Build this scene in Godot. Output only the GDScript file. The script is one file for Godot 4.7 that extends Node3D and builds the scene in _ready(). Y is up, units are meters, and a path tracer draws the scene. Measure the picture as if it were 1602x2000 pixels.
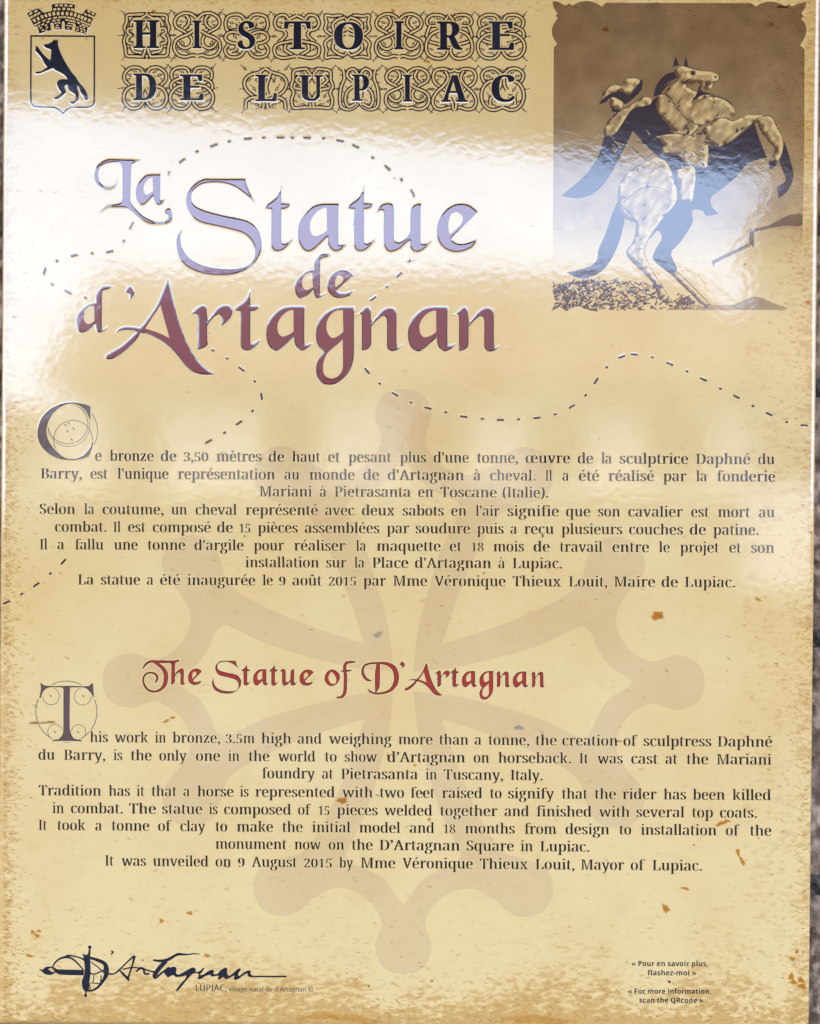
extends Node3D
# A glossy raised-print information panel on a rough stone wall under an arcade. Panel drawings are written in millimetre-like
# units ("points", half a millimetre each, x to the right, y down from the panel's upper left corner).

const PX := 0.0005
const CAM_Y := 1.55
const CAM_D := 1.3737

class MB:
	var v := PackedVector3Array()
	var n := PackedVector3Array()
	var t := PackedVector2Array()
	func put(p: Vector3, nn: Vector3, uv: Vector2) -> void:
		v.push_back(p)
		n.push_back(nn)
		t.push_back(uv)
	func mesh() -> ArrayMesh:
		var a := []
		a.resize(Mesh.ARRAY_MAX)
		a[Mesh.ARRAY_VERTEX] = v
		a[Mesh.ARRAY_NORMAL] = n
		a[Mesh.ARRAY_TEX_UV] = t
		var m := ArrayMesh.new()
		m.add_surface_from_arrays(Mesh.PRIMITIVE_TRIANGLES, a)
		return m

var M := {}
var G := {}
var panel: MeshInstance3D
var relief: ImageTexture
var relief_small: ImageTexture
var paper: Image
var paper_tex: ImageTexture
var rng := RandomNumberGenerator.new()
var fonts := {}
var glyphs := {}
var domed := []

func _ready() -> void:
	rng.seed = 4711
	camera_and_light()
	make_textures()
	make_materials()
	surroundings()
	make_wall()
	make_panel()
	title_glyphs()
	watermark()
	picture()
	coat_of_arms()
	heading()
	titles()
	drop_caps()
	trail()
	body_text()
	captions()
	signature()

# ------------------------------------------------------------------ camera, sky, sun

func camera_and_light() -> void:
	var c := Camera3D.new()
	c.name = "camera"
	var at := CameraAttributesPhysical.new()
	at.frustum_focal_length = 33.0
	at.frustum_focus_distance = CAM_D
	at.exposure_aperture = 8.0
	at.frustum_near = 0.05
	at.frustum_far = 300.0
	c.attributes = at
	add_child(c)
	c.position = Vector3(0, CAM_Y, CAM_D)
	c.fov = 2.0 * rad_to_deg(atan(0.5 / CAM_D))
	c.near = 0.05
	c.far = 300.0
	c.current = true

	var sky := ProceduralSkyMaterial.new()
	sky.sky_top_color = Color(0.71, 0.825, 1.0)
	sky.sky_horizon_color = Color(0.75, 0.85, 1.0)
	sky.sky_curve = 0.25
	sky.ground_bottom_color = Color(0.30, 0.29, 0.27)
	sky.ground_horizon_color = Color(0.55, 0.56, 0.58)
	sky.sun_angle_max = 2.0
	sky.energy_multiplier = 1.0
	var s := Sky.new()
	s.sky_material = sky
	var e := Environment.new()
	e.background_mode = Environment.BG_SKY
	e.sky = s
	e.tonemap_mode = Environment.TONE_MAPPER_LINEAR
	e.tonemap_exposure = 8.7
	e.sdfgi_enabled = true
	e.ssao_enabled = true
	e.ssil_enabled = true
	var w := WorldEnvironment.new()
	w.name = "world_environment"
	w.environment = e
	add_child(w)

	var sun := DirectionalLight3D.new()
	sun.name = "sun"
	sun.light_color = Color(1.0, 0.96, 0.9)
	sun.light_energy = 0.35
	sun.light_angular_distance = 14.0
	sun.shadow_enabled = true
	sun.rotation_degrees = Vector3(-58, -140, 0)
	add_child(sun)

# ------------------------------------------------------------------ helpers

func uvp(x: float, y: float) -> Vector2:
	return Vector2(x / 1602.0, y / 2000.0)

func p3(x: float, y: float, z: float) -> Vector3:
	return Vector3((x - 801.0) * PX, (1000.0 - y) * PX, z)

func tri(mb: MB, a: Vector2, b: Vector2, c: Vector2, z: float) -> void:
	mb.put(p3(a.x, a.y, z), Vector3.BACK, uvp(a.x, a.y))
	mb.put(p3(b.x, b.y, z), Vector3.BACK, uvp(b.x, b.y))
	mb.put(p3(c.x, c.y, z), Vector3.BACK, uvp(c.x, c.y))

# cut closed outlines into trapezoids, even-odd
func traps(polys: Array) -> Array:
	var ed := []
	var ys := {}
	for p in polys:
		var q: PackedVector2Array = p
		var m := q.size()
		for i in m:
			var a := q[i]
			var b := q[(i + 1) % m]
			var ay := snappedf(a.y, 0.02)
			var by := snappedf(b.y, 0.02)
			ys[ay] = true
			if ay == by:
				continue
			if ay < by:
				ed.append([ay, by, a.x, b.x])
			else:
				ed.append([by, ay, b.x, a.x])
	ed.sort_custom(func(a, b): return a[0] < b[0])
	var yl := ys.keys()
	yl.sort()
	var out := []
	var act := []
	var k := 0
	for i in yl.size() - 1:
		var y0: float = yl[i]
		var y1: float = yl[i + 1]
		while k < ed.size() and ed[k][0] <= y0 + 0.001:
			act.append(ed[k])
			k += 1
		var row := []
		var keep := []
		for e in act:
			if e[1] > y0 + 0.001:
				keep.append(e)
				var h: float = e[1] - e[0]
				var xa: float = lerpf(e[2], e[3], (y0 - e[0]) / h)
				var xb: float = lerpf(e[2], e[3], (y1 - e[0]) / h)
				row.append([xa + xb, xa, xb])
		act = keep
		row.sort_custom(func(a, b): return a[0] < b[0])
		var j := 0
		while j + 1 < row.size():
			out.append([y0, y1, row[j][1], row[j + 1][1], row[j][2], row[j + 1][2]])
			j += 2
	return out

func fill(mb: MB, polys: Array, z: float) -> void:
	for t in traps(polys):
		var a := Vector2(t[2], t[0])
		var b := Vector2(t[3], t[0])
		var c := Vector2(t[5], t[1])
		var d := Vector2(t[4], t[1])
		if b.x - a.x > 0.001:
			tri(mb, a, b, c, z)
		if c.x - d.x > 0.001:
			tri(mb, a, c, d, z)

func area(p: PackedVector2Array) -> float:
	var s := 0.0
	for i in p.size():
		s += p[i].cross(p[(i + 1) % p.size()])
	return s * 0.5

# the sloping foot of raised print: from the outline (height z1) out to w further (height z0)
func skirt(mb: MB, polys: Array, w: float, z1: float, z0: float, t_in := 3.4, t_out := 1.3) -> void:
	var big := 0.0
	for p in polys:
		var s := area(p)
		if absf(s) > absf(big):
			big = s
	for p in polys:
		var q: PackedVector2Array = p
		var m := q.size()
		if m < 3:
			continue
		var sgn := 1.0 if big > 0.0 else -1.0
		var inn := []
		for i in m:
			var a := q[(i + m - 1) % m]
			var b := q[i]
			var c := q[(i + 1) % m]
			var e1 := (b - a).normalized()
			var e2 := (c - b).normalized()
			var n1 := Vector2(e1.y, -e1.x) * sgn
			var n2 := Vector2(e2.y, -e2.x) * sgn
			var nn := n1 + n2
			if nn.length() < 0.2:
				nn = n1
			nn = nn.normalized()
			var k := minf(1.0 / maxf(nn.dot(n1), 0.3), 1.7)
			inn.append([b, b + nn * w * k, nn])
		var ci := cos(deg_to_rad(t_in))
		var si := sin(deg_to_rad(t_in))
		var co := cos(deg_to_rad(t_out))
		var so := sin(deg_to_rad(t_out))
		for i in m:
			var A: Array = inn[i]
			var B: Array = inn[(i + 1) % m]
			if (A[0] as Vector2).distance_squared_to(B[0]) < 0.0001:
				continue
			var na := Vector3(A[2].x * si, -A[2].y * si, ci)
			var nb := Vector3(B[2].x * si, -B[2].y * si, ci)
			var oa := Vector3(A[2].x * so, -A[2].y * so, co)
			var ob := Vector3(B[2].x * so, -B[2].y * so, co)
			quad(mb, A[0], B[0], B[1], A[1], z1, z1, z0, z0, na, nb, ob, oa)

func quad(mb: MB, a: Vector2, b: Vector2, c: Vector2, d: Vector2, za: float, zb: float, zc: float, zd: float, na: Vector3, nb: Vector3, nc: Vector3, nd: Vector3) -> void:
	var pa := [p3(a.x, a.y, za), na, uvp(a.x, a.y)]
	var pb := [p3(b.x, b.y, zb), nb, uvp(b.x, b.y)]
	var pc := [p3(c.x, c.y, zc), nc, uvp(c.x, c.y)]
	var pd := [p3(d.x, d.y, zd), nd, uvp(d.x, d.y)]
	if (b - a).cross(c - a) + (c - a).cross(d - a) > 0.0:
		for q in [pa, pb, pc, pa, pc, pd]:
			mb.put(q[0], q[1], q[2])
	else:
		for q in [pa, pc, pb, pa, pd, pc]:
			mb.put(q[0], q[1], q[2])

# outline text "x,y x,y! ..." (! marks a corner) to a smooth closed outline
func outline(s: String, ox := 0.0, oy := 0.0, sc := 1.0, closed := true, steps := 4) -> PackedVector2Array:
	var pt := []
	var cn := []
	for w in s.split(" ", false):
		var hard: bool = w.ends_with("!")
		var f := w.trim_suffix("!").split(",")
		pt.append(Vector2(ox + float(f[0]) / sc, oy + float(f[1]) / sc))
		cn.append(hard)
	return smooth(pt, cn, closed, steps)

func smooth(pt: Array, cn: Array, closed: bool, steps: int) -> PackedVector2Array:
	var out := PackedVector2Array()
	var m := pt.size()
	var last := m if closed else m - 1
	for i in last:
		var p1: Vector2 = pt[i]
		var p2: Vector2 = pt[(i + 1) % m]
		var p0: Vector2 = pt[(i + m - 1) % m] if (closed or i > 0) else p1
		var p3_: Vector2 = pt[(i + 2) % m] if (closed or i + 2 < m) else p2
		if cn[i]:
			p0 = p1
		if cn[(i + 1) % m]:
			p3_ = p2
		if cn[i] and cn[(i + 1) % m]:
			out.push_back(p1)
			continue
		var d1 := p1.distance_to(p2)
		var t1 := (p2 - p0) * 0.5
		var t2 := (p3_ - p1) * 0.5
		if t1.length() > d1:
			t1 = t1.normalized() * d1
		if t2.length() > d1:
			t2 = t2.normalized() * d1
		for k in steps:
			var t := float(k) / steps
			var h := t * t
			var g := h * t
			out.push_back(p1 * (2 * g - 3 * h + 1) + t1 * (g - 2 * h + t) + p2 * (-2 * g + 3 * h) + t2 * (g - h))
	if not closed:
		out.push_back(pt[m - 1])
	return out

# a pen stroke "x,y,w ..." to its outline
func pen(s: String, ox := 0.0, oy := 0.0, sc := 1.0, steps := 5, wmul := 1.0) -> PackedVector2Array:
	var pt := []
	var cn := []
	var ws := []
	for w in s.split(" ", false):
		var f := w.split(",")
		pt.append(Vector2(ox + float(f[0]) / sc, oy + float(f[1]) / sc))
		cn.append(false)
		ws.append(wmul * float(f[2]) / sc)
	var c := smooth(pt, cn, false, steps)
	var wid := []
	for i in c.size():
		var k := mini(i / steps, ws.size() - 2)
		wid.append(lerpf(ws[k], ws[k + 1], float(i - k * steps) / steps))
	return ribbon(c, wid)

func ribbon(c: PackedVector2Array, wid: Array) -> PackedVector2Array:
	var l := PackedVector2Array()
	var r := PackedVector2Array()
	for i in c.size():
		var d := c[mini(i + 1, c.size() - 1)] - c[maxi(i - 1, 0)]
		if d.length() < 0.0001:
			d = Vector2.RIGHT
		var n := d.normalized().orthogonal() * (float(wid[i]) * 0.5)
		l.push_back(c[i] + n)
		r.push_back(c[i] - n)
	r.reverse()
	l.append_array(r)
	return l

func ring(cx: float, cy: float, r: float, w: float, a0 := 0.0, a1 := TAU, n := 64) -> Array:
	var o := PackedVector2Array()
	var q := PackedVector2Array()
	for i in n + 1:
		var a := lerpf(a0, a1, float(i) / n)
		var d := Vector2(cos(a), sin(a))
		o.push_back(Vector2(cx, cy) + d * (r + w * 0.5))
		q.push_back(Vector2(cx, cy) + d * (r - w * 0.5))
	q.reverse()
	o.append_array(q)
	return [o]

func disc(cx: float, cy: float, r: float, n := 14) -> PackedVector2Array:
	var o := PackedVector2Array()
	for i in n:
		o.push_back(Vector2(cx, cy) + Vector2.from_angle(TAU * i / n) * r)
	return o

# join many overlapping outlines into one set (outer outlines and holes)
func unite(list: Array) -> Array:
	var out := []
	for p in list:
		var cur: Array = Geometry2D.merge_polygons(p, PackedVector2Array())
		if cur.is_empty():
			cur = [p]
		out = join_sets(out, cur)
	return out

func join_sets(a: Array, b: Array) -> Array:
	# outers that meet are merged, holes are kept and cut by what covers them
	var holes := []
	var outs := []
	for p in a:
		if Geometry2D.is_polygon_clockwise(p):
			holes.append(p)
		else:
			outs.append(p)
	for p in b:
		if Geometry2D.is_polygon_clockwise(p):
			holes.append(p)
			continue
		var nh := []
		for h in holes:
			var hh: PackedVector2Array = h.duplicate()
			hh.reverse()
			for piece in Geometry2D.clip_polygons(hh, p):
				var pc: PackedVector2Array = piece
				if not Geometry2D.is_polygon_clockwise(pc):
					pc.reverse()
				nh.append(pc)
		holes = nh
		var cur: PackedVector2Array = p
		var rest := []
		for o in outs:
			var res: Array = Geometry2D.merge_polygons(cur, o)
			var solid := []
			for q in res:
				if not Geometry2D.is_polygon_clockwise(q):
					solid.append(q)
			if solid.size() == 1:
				cur = solid[0]
				for q in res:
					if Geometry2D.is_polygon_clockwise(q):
						holes.append(q)
			else:
				rest.append(o)
		rest.append(cur)
		outs = rest
	return outs + holes

# shrink a set of outlines by d
func inset(polys: Array, d: float) -> Array:
	var big := 0.0
	for p in polys:
		var s := area(p)
		if absf(s) > absf(big):
			big = s
	var outs := []
	var holes := []
	for p in polys:
		var q: PackedVector2Array = p.duplicate()
		var outer := area(q) * big > 0.0
		if Geometry2D.is_polygon_clockwise(q):
			q.reverse()
		for r in Geometry2D.offset_polygon(q, -d if outer else d):
			(outs if outer else holes).append(r)
	for h in holes:
		var nxt := []
		for o in outs:
			if Geometry2D.is_polygon_clockwise(o):
				nxt.append(o)
			else:
				nxt.append_array(Geometry2D.clip_polygons(o, h))
		outs = nxt
	var big_enough := []
	for o in outs:
		if absf(area(o)) > 1.5:
			big_enough.append(o)
	return big_enough

func placed(polys: Array, x0: float, y0: float, x1: float, y1: float) -> Array:
	var lo := Vector2(1e9, 1e9)
	var hi := Vector2(-1e9, -1e9)
	for p in polys:
		for q in p:
			lo = lo.min(q)
			hi = hi.max(q)
	var out := []
	for p in polys:
		var r := PackedVector2Array()
		for q in p:
			r.push_back(Vector2(x0 + (q.x - lo.x) / (hi.x - lo.x) * (x1 - x0), y0 + (q.y - lo.y) / (hi.y - lo.y) * (y1 - y0)))
		out.append(r)
	return out

func part(called: String, mb: MB, m: Material, parent: Node) -> MeshInstance3D:
	var o := MeshInstance3D.new()
	o.name = called
	o.mesh = mb.mesh()
	o.material_override = m
	parent.add_child(o, true)
	return o

func tag(o: Node, label := "", category := "", group := "", kind := "") -> void:
	if label:
		o.set_meta("label", label)
	if category:
		o.set_meta("category", category)
	if group:
		o.set_meta("group", group)
	if kind:
		o.set_meta("kind", kind)

# one raised printed shape: coloured top, sloping foot of the panel's own cream glaze, both one part with its foot as a sub-part
func print_part(called: String, polys: Array, m: Material, parent: Node, w := 3.2, z := 0.00012) -> MeshInstance3D:
	var mb := MB.new()
	fill(mb, polys, z)
	if domed.size():
		# narrow strokes of glaze set with a rounded back
		for i in mb.v.size():
			var p := Vector2(mb.v[i].x / PX + 801.0, 1000.0 - mb.v[i].y / PX)
			var k := clampf((p - domed[0]).dot(domed[1]) / domed[2], -1, 1) * 0.075
			mb.n[i] = Vector3(domed[1].x * k, -domed[1].y * k, 1.0).normalized()
	var o := part(called, mb, m, parent)
	if w > 0.0:
		var sk := MB.new()
		skirt(sk, polys, w, z, 0.00003)
		part("glaze_rim", sk, M.paper, o)
	return o

# ------------------------------------------------------------------ textures and materials

func make_textures() -> void:
	# printed parchment: cream with brown clouds at the borders, then flecks
	var w := 801
	var h := 1000
	var n1 := FastNoiseLite.new()
	n1.seed = 3
	n1.frequency = 0.006
	n1.fractal_octaves = 4
	var n2 := FastNoiseLite.new()
	n2.seed = 8
	n2.frequency = 0.03
	n2.fractal_octaves = 3
	var n3 := FastNoiseLite.new()
	n3.seed = 15
	n3.frequency = 0.02
	n3.fractal_octaves = 4
	var n4 := FastNoiseLite.new()
	n4.seed = 44
	n4.frequency = 0.085
	n4.fractal_octaves = 4
	n4.fractal_gain = 0.6
	var small := Image.create_empty(w, h, false, Image.FORMAT_RGB8)
	var light := Color(0.93, 0.765, 0.505)
	var tan_ := Color(0.89, 0.695, 0.41)
	var brown := Color(0.80, 0.57, 0.29)
	for y in h:
		for x in w:
			var a := n1.get_noise_2d(x, y)
			var b := n2.get_noise_2d(x * 1.0, y * 2.2)
			var c := n3.get_noise_2d(x * 1.2, y * 1.6)
			var t := clampf(0.46 + a * 0.5 - (y - 330) * 0.0007, 0.0, 1.0)
			var col := light.lerp(tan_, t)
			var ex := minf(x, w - 1 - x)
			var side := 25.0 if x > 400 else 13.0
			var edge := exp(-ex / side) * 1.15
			edge = maxf(edge, exp(-(h - 1 - y) / maxf(12.0, 44.0 + a * 75.0)) * 1.3)
			edge = maxf(edge, exp(-y / 10.0) * 0.45)
			if x > 400 and ex < 75:
				edge = maxf(edge, 0.34)
			var k := clampf((n4.get_noise_2d(x * 0.8 + y * 0.25, y * 2.0) * 1.5 + b * 0.4 + c * 0.7 + edge * 1.35 - 0.62) * 1.3, 0.0, 1.0) * clampf(edge * 1.8, 0.0, 1.0)
			col = col.lerp(brown, k * (0.5 if y < 955 else 0.7))
			col = col.lerp(brown, clampf(b * 0.9 - 0.30, 0.0, 0.06))
			small.set_pixel(x, y, col)
	small.resize(1602, 2000, Image.INTERPOLATE_BILINEAR)
	paper = small
	# flecks of bark and fibre, thicker towards the borders and the foot
	var dark := Color(0.62, 0.38, 0.14)
	for i in 12000:
		var x := rng.randf() * 1602.0
		var y := rng.randf() * 2000.0
		var ex2 := minf(x, 1602.0 - x)
		var dens := 0.035 + exp(-ex2 / 40.0) * 0.9 + exp(-(2000.0 - y) / 80.0) * 2.2 + exp(-y / 30.0) * 0.3
		if x > 1400 and y > 900:
			dens += 0.10
		if x > 180 and x < 700 and y > 1650:
			dens += 0.14
		if absf(x - 788) < 560 and absf(y - 1331) < 560:
			dens += 0.05
		if rng.randf() > dens:
			continue
		var strong := rng.randf()
		fleck(x, y, 2.4 + rng.randf() * 5.5, 1.0 + rng.randf() * 1.6, rng.randf_range(-0.6, 0.85), dark.lerp(Color(0.76, 0.55, 0.28), sqrt(rng.randf())), 0.10 + 0.36 * strong * strong * strong)
	# rust coloured grain crowding the borders
	for i in 3600:
		var x := 0.0
		var y := 0.0
		var pick := rng.randf()
		var off := -log(maxf(0.001, rng.randf()))
		if pick < 0.28:
			x = 8 + off * 16.0
			y = 780 + rng.randf() * 1220.0
		elif pick < 0.62:
			x = 1586 - off * 24.0
			y = rng.randf() * 2000.0
		elif pick < 0.94:
			x = rng.randf() * 1602.0
			y = 1996 - off * 34.0
		else:
			x = rng.randf() * 1602.0
			y = off * 14.0
		fleck(x, y, rng.randf_range(1.8, 6.0), rng.randf_range(0.9, 1.9), rng.randf_range(-0.4, 0.9), Color(0.66, 0.40, 0.12).lerp(Color(0.78, 0.55, 0.24), rng.randf()), rng.randf_range(0.2, 0.62))
	for i in 14:
		fleck(rng.randf() * 1602.0, rng.randf() * 2000.0, rng.randf_range(2.5, 5), rng.randf_range(1.4, 2.4), rng.randf_range(-0.8, 1.0), Color(0.48, 0.27, 0.08), 0.8)
	var orange := Color(0.70, 0.38, 0.03)
	for f in [[1283, 1203, 14, 9, -0.1], [1288, 1200, 9, 7, 0.5], [1408, 1608, 14, 4, -0.35], [1420, 1603, 8, 3, 0.1], [1441, 1664, 4, 9, -0.2], [1449, 1681, 4, 12, -0.5], [324, 1408, 8, 3, -0.4], [337, 1401, 6, 3, -0.1], [1545, 1907, 6, 8, 0.2], [1550, 1918, 8, 5, 0.3], [1564, 1914, 8, 6, 0.4], [1567, 1926, 10, 6, 0.3], [1556, 1858, 4, 5, 0.2], [1547, 1872, 7, 4, 0.3], [370, 1783, 7, 4, 0.1], [315, 1798, 5, 5, 0.4], [64, 1820, 5, 4, 0.3], [72, 1827, 6, 4, 0.6], [76, 1818, 5, 3, 0.3], [1300, 1774, 7, 10, -0.6], [1338, 1735, 10, 3, 0.25], [1183, 57, 8, 5, 0.3], [1506, 47, 5, 4, 0.4], [1583, 1040, 5, 3, 0.0], [404, 1866, 7, 4, 0.3], [57, 1866, 9, 3, 0.3], [1480, 1170, 8, 3, 0.4], [302, 62, 5, 3, 0.2], [300, 21, 5, 3, 0.0], [767, 22, 4, 6, 0.0], [835, 120, 6, 3, 0.3], [1578, 590, 6, 4, 0.1], [810, 1494, 4, 2.4, 0.1], [838, 1600, 4, 4, 0.2], [758, 1476, 3, 6, -0.4], [825, 1549, 3, 4, -0.4], [668, 1563, 12, 7, 0.1], [1208, 1447, 9, 2, 0.05], [690, 1990, 60, 9, 0.1], [1050, 1992, 90, 10, 0.05], [620, 1985, 50, 8, -0.1]]:
		fleck(f[0], f[1], f[2], f[3], f[4], orange, 0.85 if f[2] < 40 else 0.3)
	fleck(1013, 1421, 12, 5, 0.05, Color(0.60, 0.54, 0.44), 0.9)
	fleck(738, 1239, 11, 6, -0.6, Color(0.66, 0.55, 0.40), 0.8)
	fleck(85, 1411, 30, 2.2, -0.08, Color(0.52, 0.30, 0.06), 0.6)
	fleck(66, 1411, 10, 2.4, 0.0, Color(0.52, 0.30, 0.06), 0.8)
	fleck(100, 1410, 8, 2.4, 0.1, Color(0.52, 0.30, 0.06), 0.8)
	fleck(1528, 13, 14, 3, 0.05, Color(0.22, 0.12, 0.06), 0.9)
	paper_tex = ImageTexture.create_from_image(paper)

	# relief of the glaze: gentle waves with a finer ripple
	var r1 := FastNoiseLite.new()
	r1.seed = 21
	r1.noise_type = FastNoiseLite.TYPE_SIMPLEX_SMOOTH
	r1.frequency = 0.095
	r1.fractal_octaves = 4
	r1.fractal_gain = 0.5
	r1.domain_warp_enabled = true
	r1.domain_warp_amplitude = 5.0
	r1.domain_warp_frequency = 0.09
	var im: Image = r1.get_image(650, 1000, false, false, false)
	im.resize(801, 1000, Image.INTERPOLATE_CUBIC)
	var im2: Image = r1.get_image(204, 306, false, false, false)
	im2.resize(504, 612, Image.INTERPOLATE_CUBIC)
	relief_small = ImageTexture.create_from_image(im2)
	relief = ImageTexture.create_from_image(im)

func fleck(x: float, y: float, a: float, b: float, ang: float, col: Color, alpha: float) -> void:
	var r := int(ceil(maxf(a, b))) + 1
	var ca := cos(ang)
	var sa := sin(ang)
	var ph := rng.randf() * TAU
	for j in range(maxi(0, int(y) - r), mini(2000, int(y) + r + 1)):
		for i in range(maxi(0, int(x) - r), mini(1602, int(x) + r + 1)):
			var dx := i - x
			var dy := j - y
			var u := (dx * ca + dy * sa) / a
			var v := (-dx * sa + dy * ca) / b
			var q := sqrt(u * u + v * v)
			q *= 1.0 + 0.14 * sin(atan2(v, u) * 3.0 + ph) + 0.12 * sin(atan2(v, u) * 5.0 + ph * 2.0)
			var k := clampf((1.0 - q) * 2.4, 0.0, 1.0) * alpha
			if k > 0.01:
				paper.set_pixel(i, j, paper.get_pixel(i, j).lerp(col, k))

func gloss(col: Color, tex: Texture2D = null) -> StandardMaterial3D:
	var m := StandardMaterial3D.new()
	m.albedo_color = col
	if tex:
		m.albedo_texture = tex
	m.texture_repeat = false
	m.roughness = 0.07
	m.metallic_specular = 1.0
	m.heightmap_enabled = true
	m.heightmap_texture = relief
	m.heightmap_scale = 0.0036
	return m

func dull(col: Color, rough := 0.9) -> StandardMaterial3D:
	var m := StandardMaterial3D.new()
	m.albedo_color = col
	m.roughness = rough
	return m

func noisy(dark: Color, bright: Color, freq: float, scale: float, bump: float, seed_: int) -> StandardMaterial3D:
	var nz := FastNoiseLite.new()
	nz.seed = seed_
	nz.frequency = freq
	nz.fractal_octaves = 5
	var gr := Gradient.new()
	gr.set_color(0, dark)
	gr.set_color(1, bright)
	gr.set_offset(0, 0.25)
	gr.set_offset(1, 0.75)
	var t := NoiseTexture2D.new()
	t.width = 512
	t.height = 512
	t.seamless = true
	t.noise = nz
	t.color_ramp = gr
	var hgt := NoiseTexture2D.new()
	hgt.width = 512
	hgt.height = 512
	hgt.seamless = true
	hgt.noise = nz
	var m := StandardMaterial3D.new()
	m.albedo_texture = t
	m.roughness = 0.95
	m.uv1_triplanar = true
	m.uv1_world_triplanar = true
	m.uv1_scale = Vector3.ONE * scale
	m.heightmap_enabled = true
	m.heightmap_texture = hgt
	m.heightmap_scale = bump
	return m

func make_materials() -> void:
	M.paper = gloss(Color.WHITE, paper_tex)
	M.cross = gloss(Color(0.95, 0.93, 0.955), paper_tex)
	M.pale = gloss(Color(1.0, 0.985, 0.95), paper_tex)
	M.ink = gloss(Color(0.13, 0.115, 0.15))
	M.text = gloss(Color(0.15, 0.07, 0.035))
	M.edge = gloss(Color(0.22, 0.05, 0.07))
	M.wine = gloss(Color(0.46, 0.095, 0.14))
	M.red = gloss(Color(0.66, 0.11, 0.08))
	M.rededge = gloss(Color(0.30, 0.06, 0.05))
	M.dash = gloss(Color(0.22, 0.08, 0.10))
	M.capface = gloss(Color(0.36, 0.25, 0.225))
	M.capedge = gloss(Color(0.15, 0.09, 0.08))
	M.ringline = gloss(Color(0.42, 0.36, 0.29))
	M.grey = gloss(Color(0.32, 0.28, 0.22))
	M.back = dull(Color(0.2, 0.19, 0.18))
	M.stone = noisy(Color(0.33, 0.25, 0.19), Color(0.74, 0.61, 0.50), 0.035, 3.0, 0.5, 5)
	M.mortar = noisy(Color(0.20, 0.17, 0.14), Color(0.40, 0.35, 0.31), 0.05, 4.0, 0.4, 6)
	M.ground = noisy(Color(0.22, 0.19, 0.155), Color(0.31, 0.27, 0.225), 0.03, 0.6, 0.4, 7)
	M.timber = dull(Color(0.27, 0.2, 0.15))
	M.plank = dull(Color(0.30, 0.24, 0.19))
	M.wash = dull(Color(0.96, 0.945, 0.92))
	M.ochre = dull(Color(0.95, 0.915, 0.855))
	M.plinth = dull(Color(0.34, 0.30, 0.25))
	M.tile = dull(Color(0.47, 0.37, 0.32))
	M.glass = dull(Color(0.12, 0.13, 0.14), 0.1)
	M.shutter = dull(Color(0.42, 0.40, 0.38))
	M.leafy = dull(Color(0.25, 0.28, 0.2))

# ------------------------------------------------------------------ the place behind the camera, seen mirrored in the panel

func box(called: String, size: Vector3, at: Vector3, m: Material, parent: Node, turn := 0.0) -> MeshInstance3D:
	var b := BoxMesh.new()
	b.size = size
	var o := MeshInstance3D.new()
	o.name = called
	o.mesh = b
	o.material_override = m
	o.position = at
	o.rotation.y = turn
	parent.add_child(o, true)
	return o

func surroundings() -> void:
	var g := MeshInstance3D.new()
	g.name = "ground"
	var pm := PlaneMesh.new()
	pm.size = Vector2(240, 240)
	g.mesh = pm
	g.material_override = M.ground
	add_child(g)
	tag(g, "dark paved ground in front of the stone wall", "", "", "structure")

	# the porch over the panel: planked ceiling and the timber beam along its open side, which runs off at an angle
	var arc := Node3D.new()
	arc.name = "porch_roof"
	arc.position = Vector3(0, CAM_Y + 2.07, 0)
	add_child(arc)
	tag(arc, "dark timber porch roof mirrored along the top of the panel", "roof")
	var yaw := atan2(1.44, 4.09)
	box("beam", Vector3(7.4, 0.34, 0.24), Vector3(0.045, 0.17, 6.22 + 0.12), M.timber, arc, -yaw)
	for i in 9:
		box("plank", Vector3(0.79, 0.035, 7.0 + (i - 4) * 0.27), Vector3((i - 4) * 0.8, 0.37 + (i % 2) * 0.004, 0.02 + (7.0 + (i - 4) * 0.27) / 2), M.plank, arc)
	for sx in [-1, 1]:
		box("post", Vector3(0.18, 3.564, 0.18), Vector3(sx * 3.35, -1.782, 6.35 + sx * 1.18), M.timber, arc)

	# houses over the square
	house("village_house", "long low house with a brown roof mirrored across the panel's middle", Vector3(-0.1, 0, 14.0), 7.3, 2.95, 1.72, 6.0, M.ochre, [-2.9, -1.2, 0.4, 1.7, 3.0])
	house("white_house", "whitewashed house mirrored right of the panel's middle", Vector3(7.6, 0, 14.3), 9.2, 2.95, 1.3, 6.0, M.wash, [-3.4, -0.9, 1.6], 0.7)
	house("tall_house", "tall house mirrored along the panel's upper right edge", Vector3(9.1, 0, 21.0), 5.0, 6.3, 1.2, 5.0, M.shutter, [-1.2, 1.2])
	house("far_house", "distant house mirrored at the panel's left edge", Vector3(-7.0, 0, 16.5), 7.0, 2.6, 0.55, 5.0, M.ochre, [-2.0, 0.0, 2.0])

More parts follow.
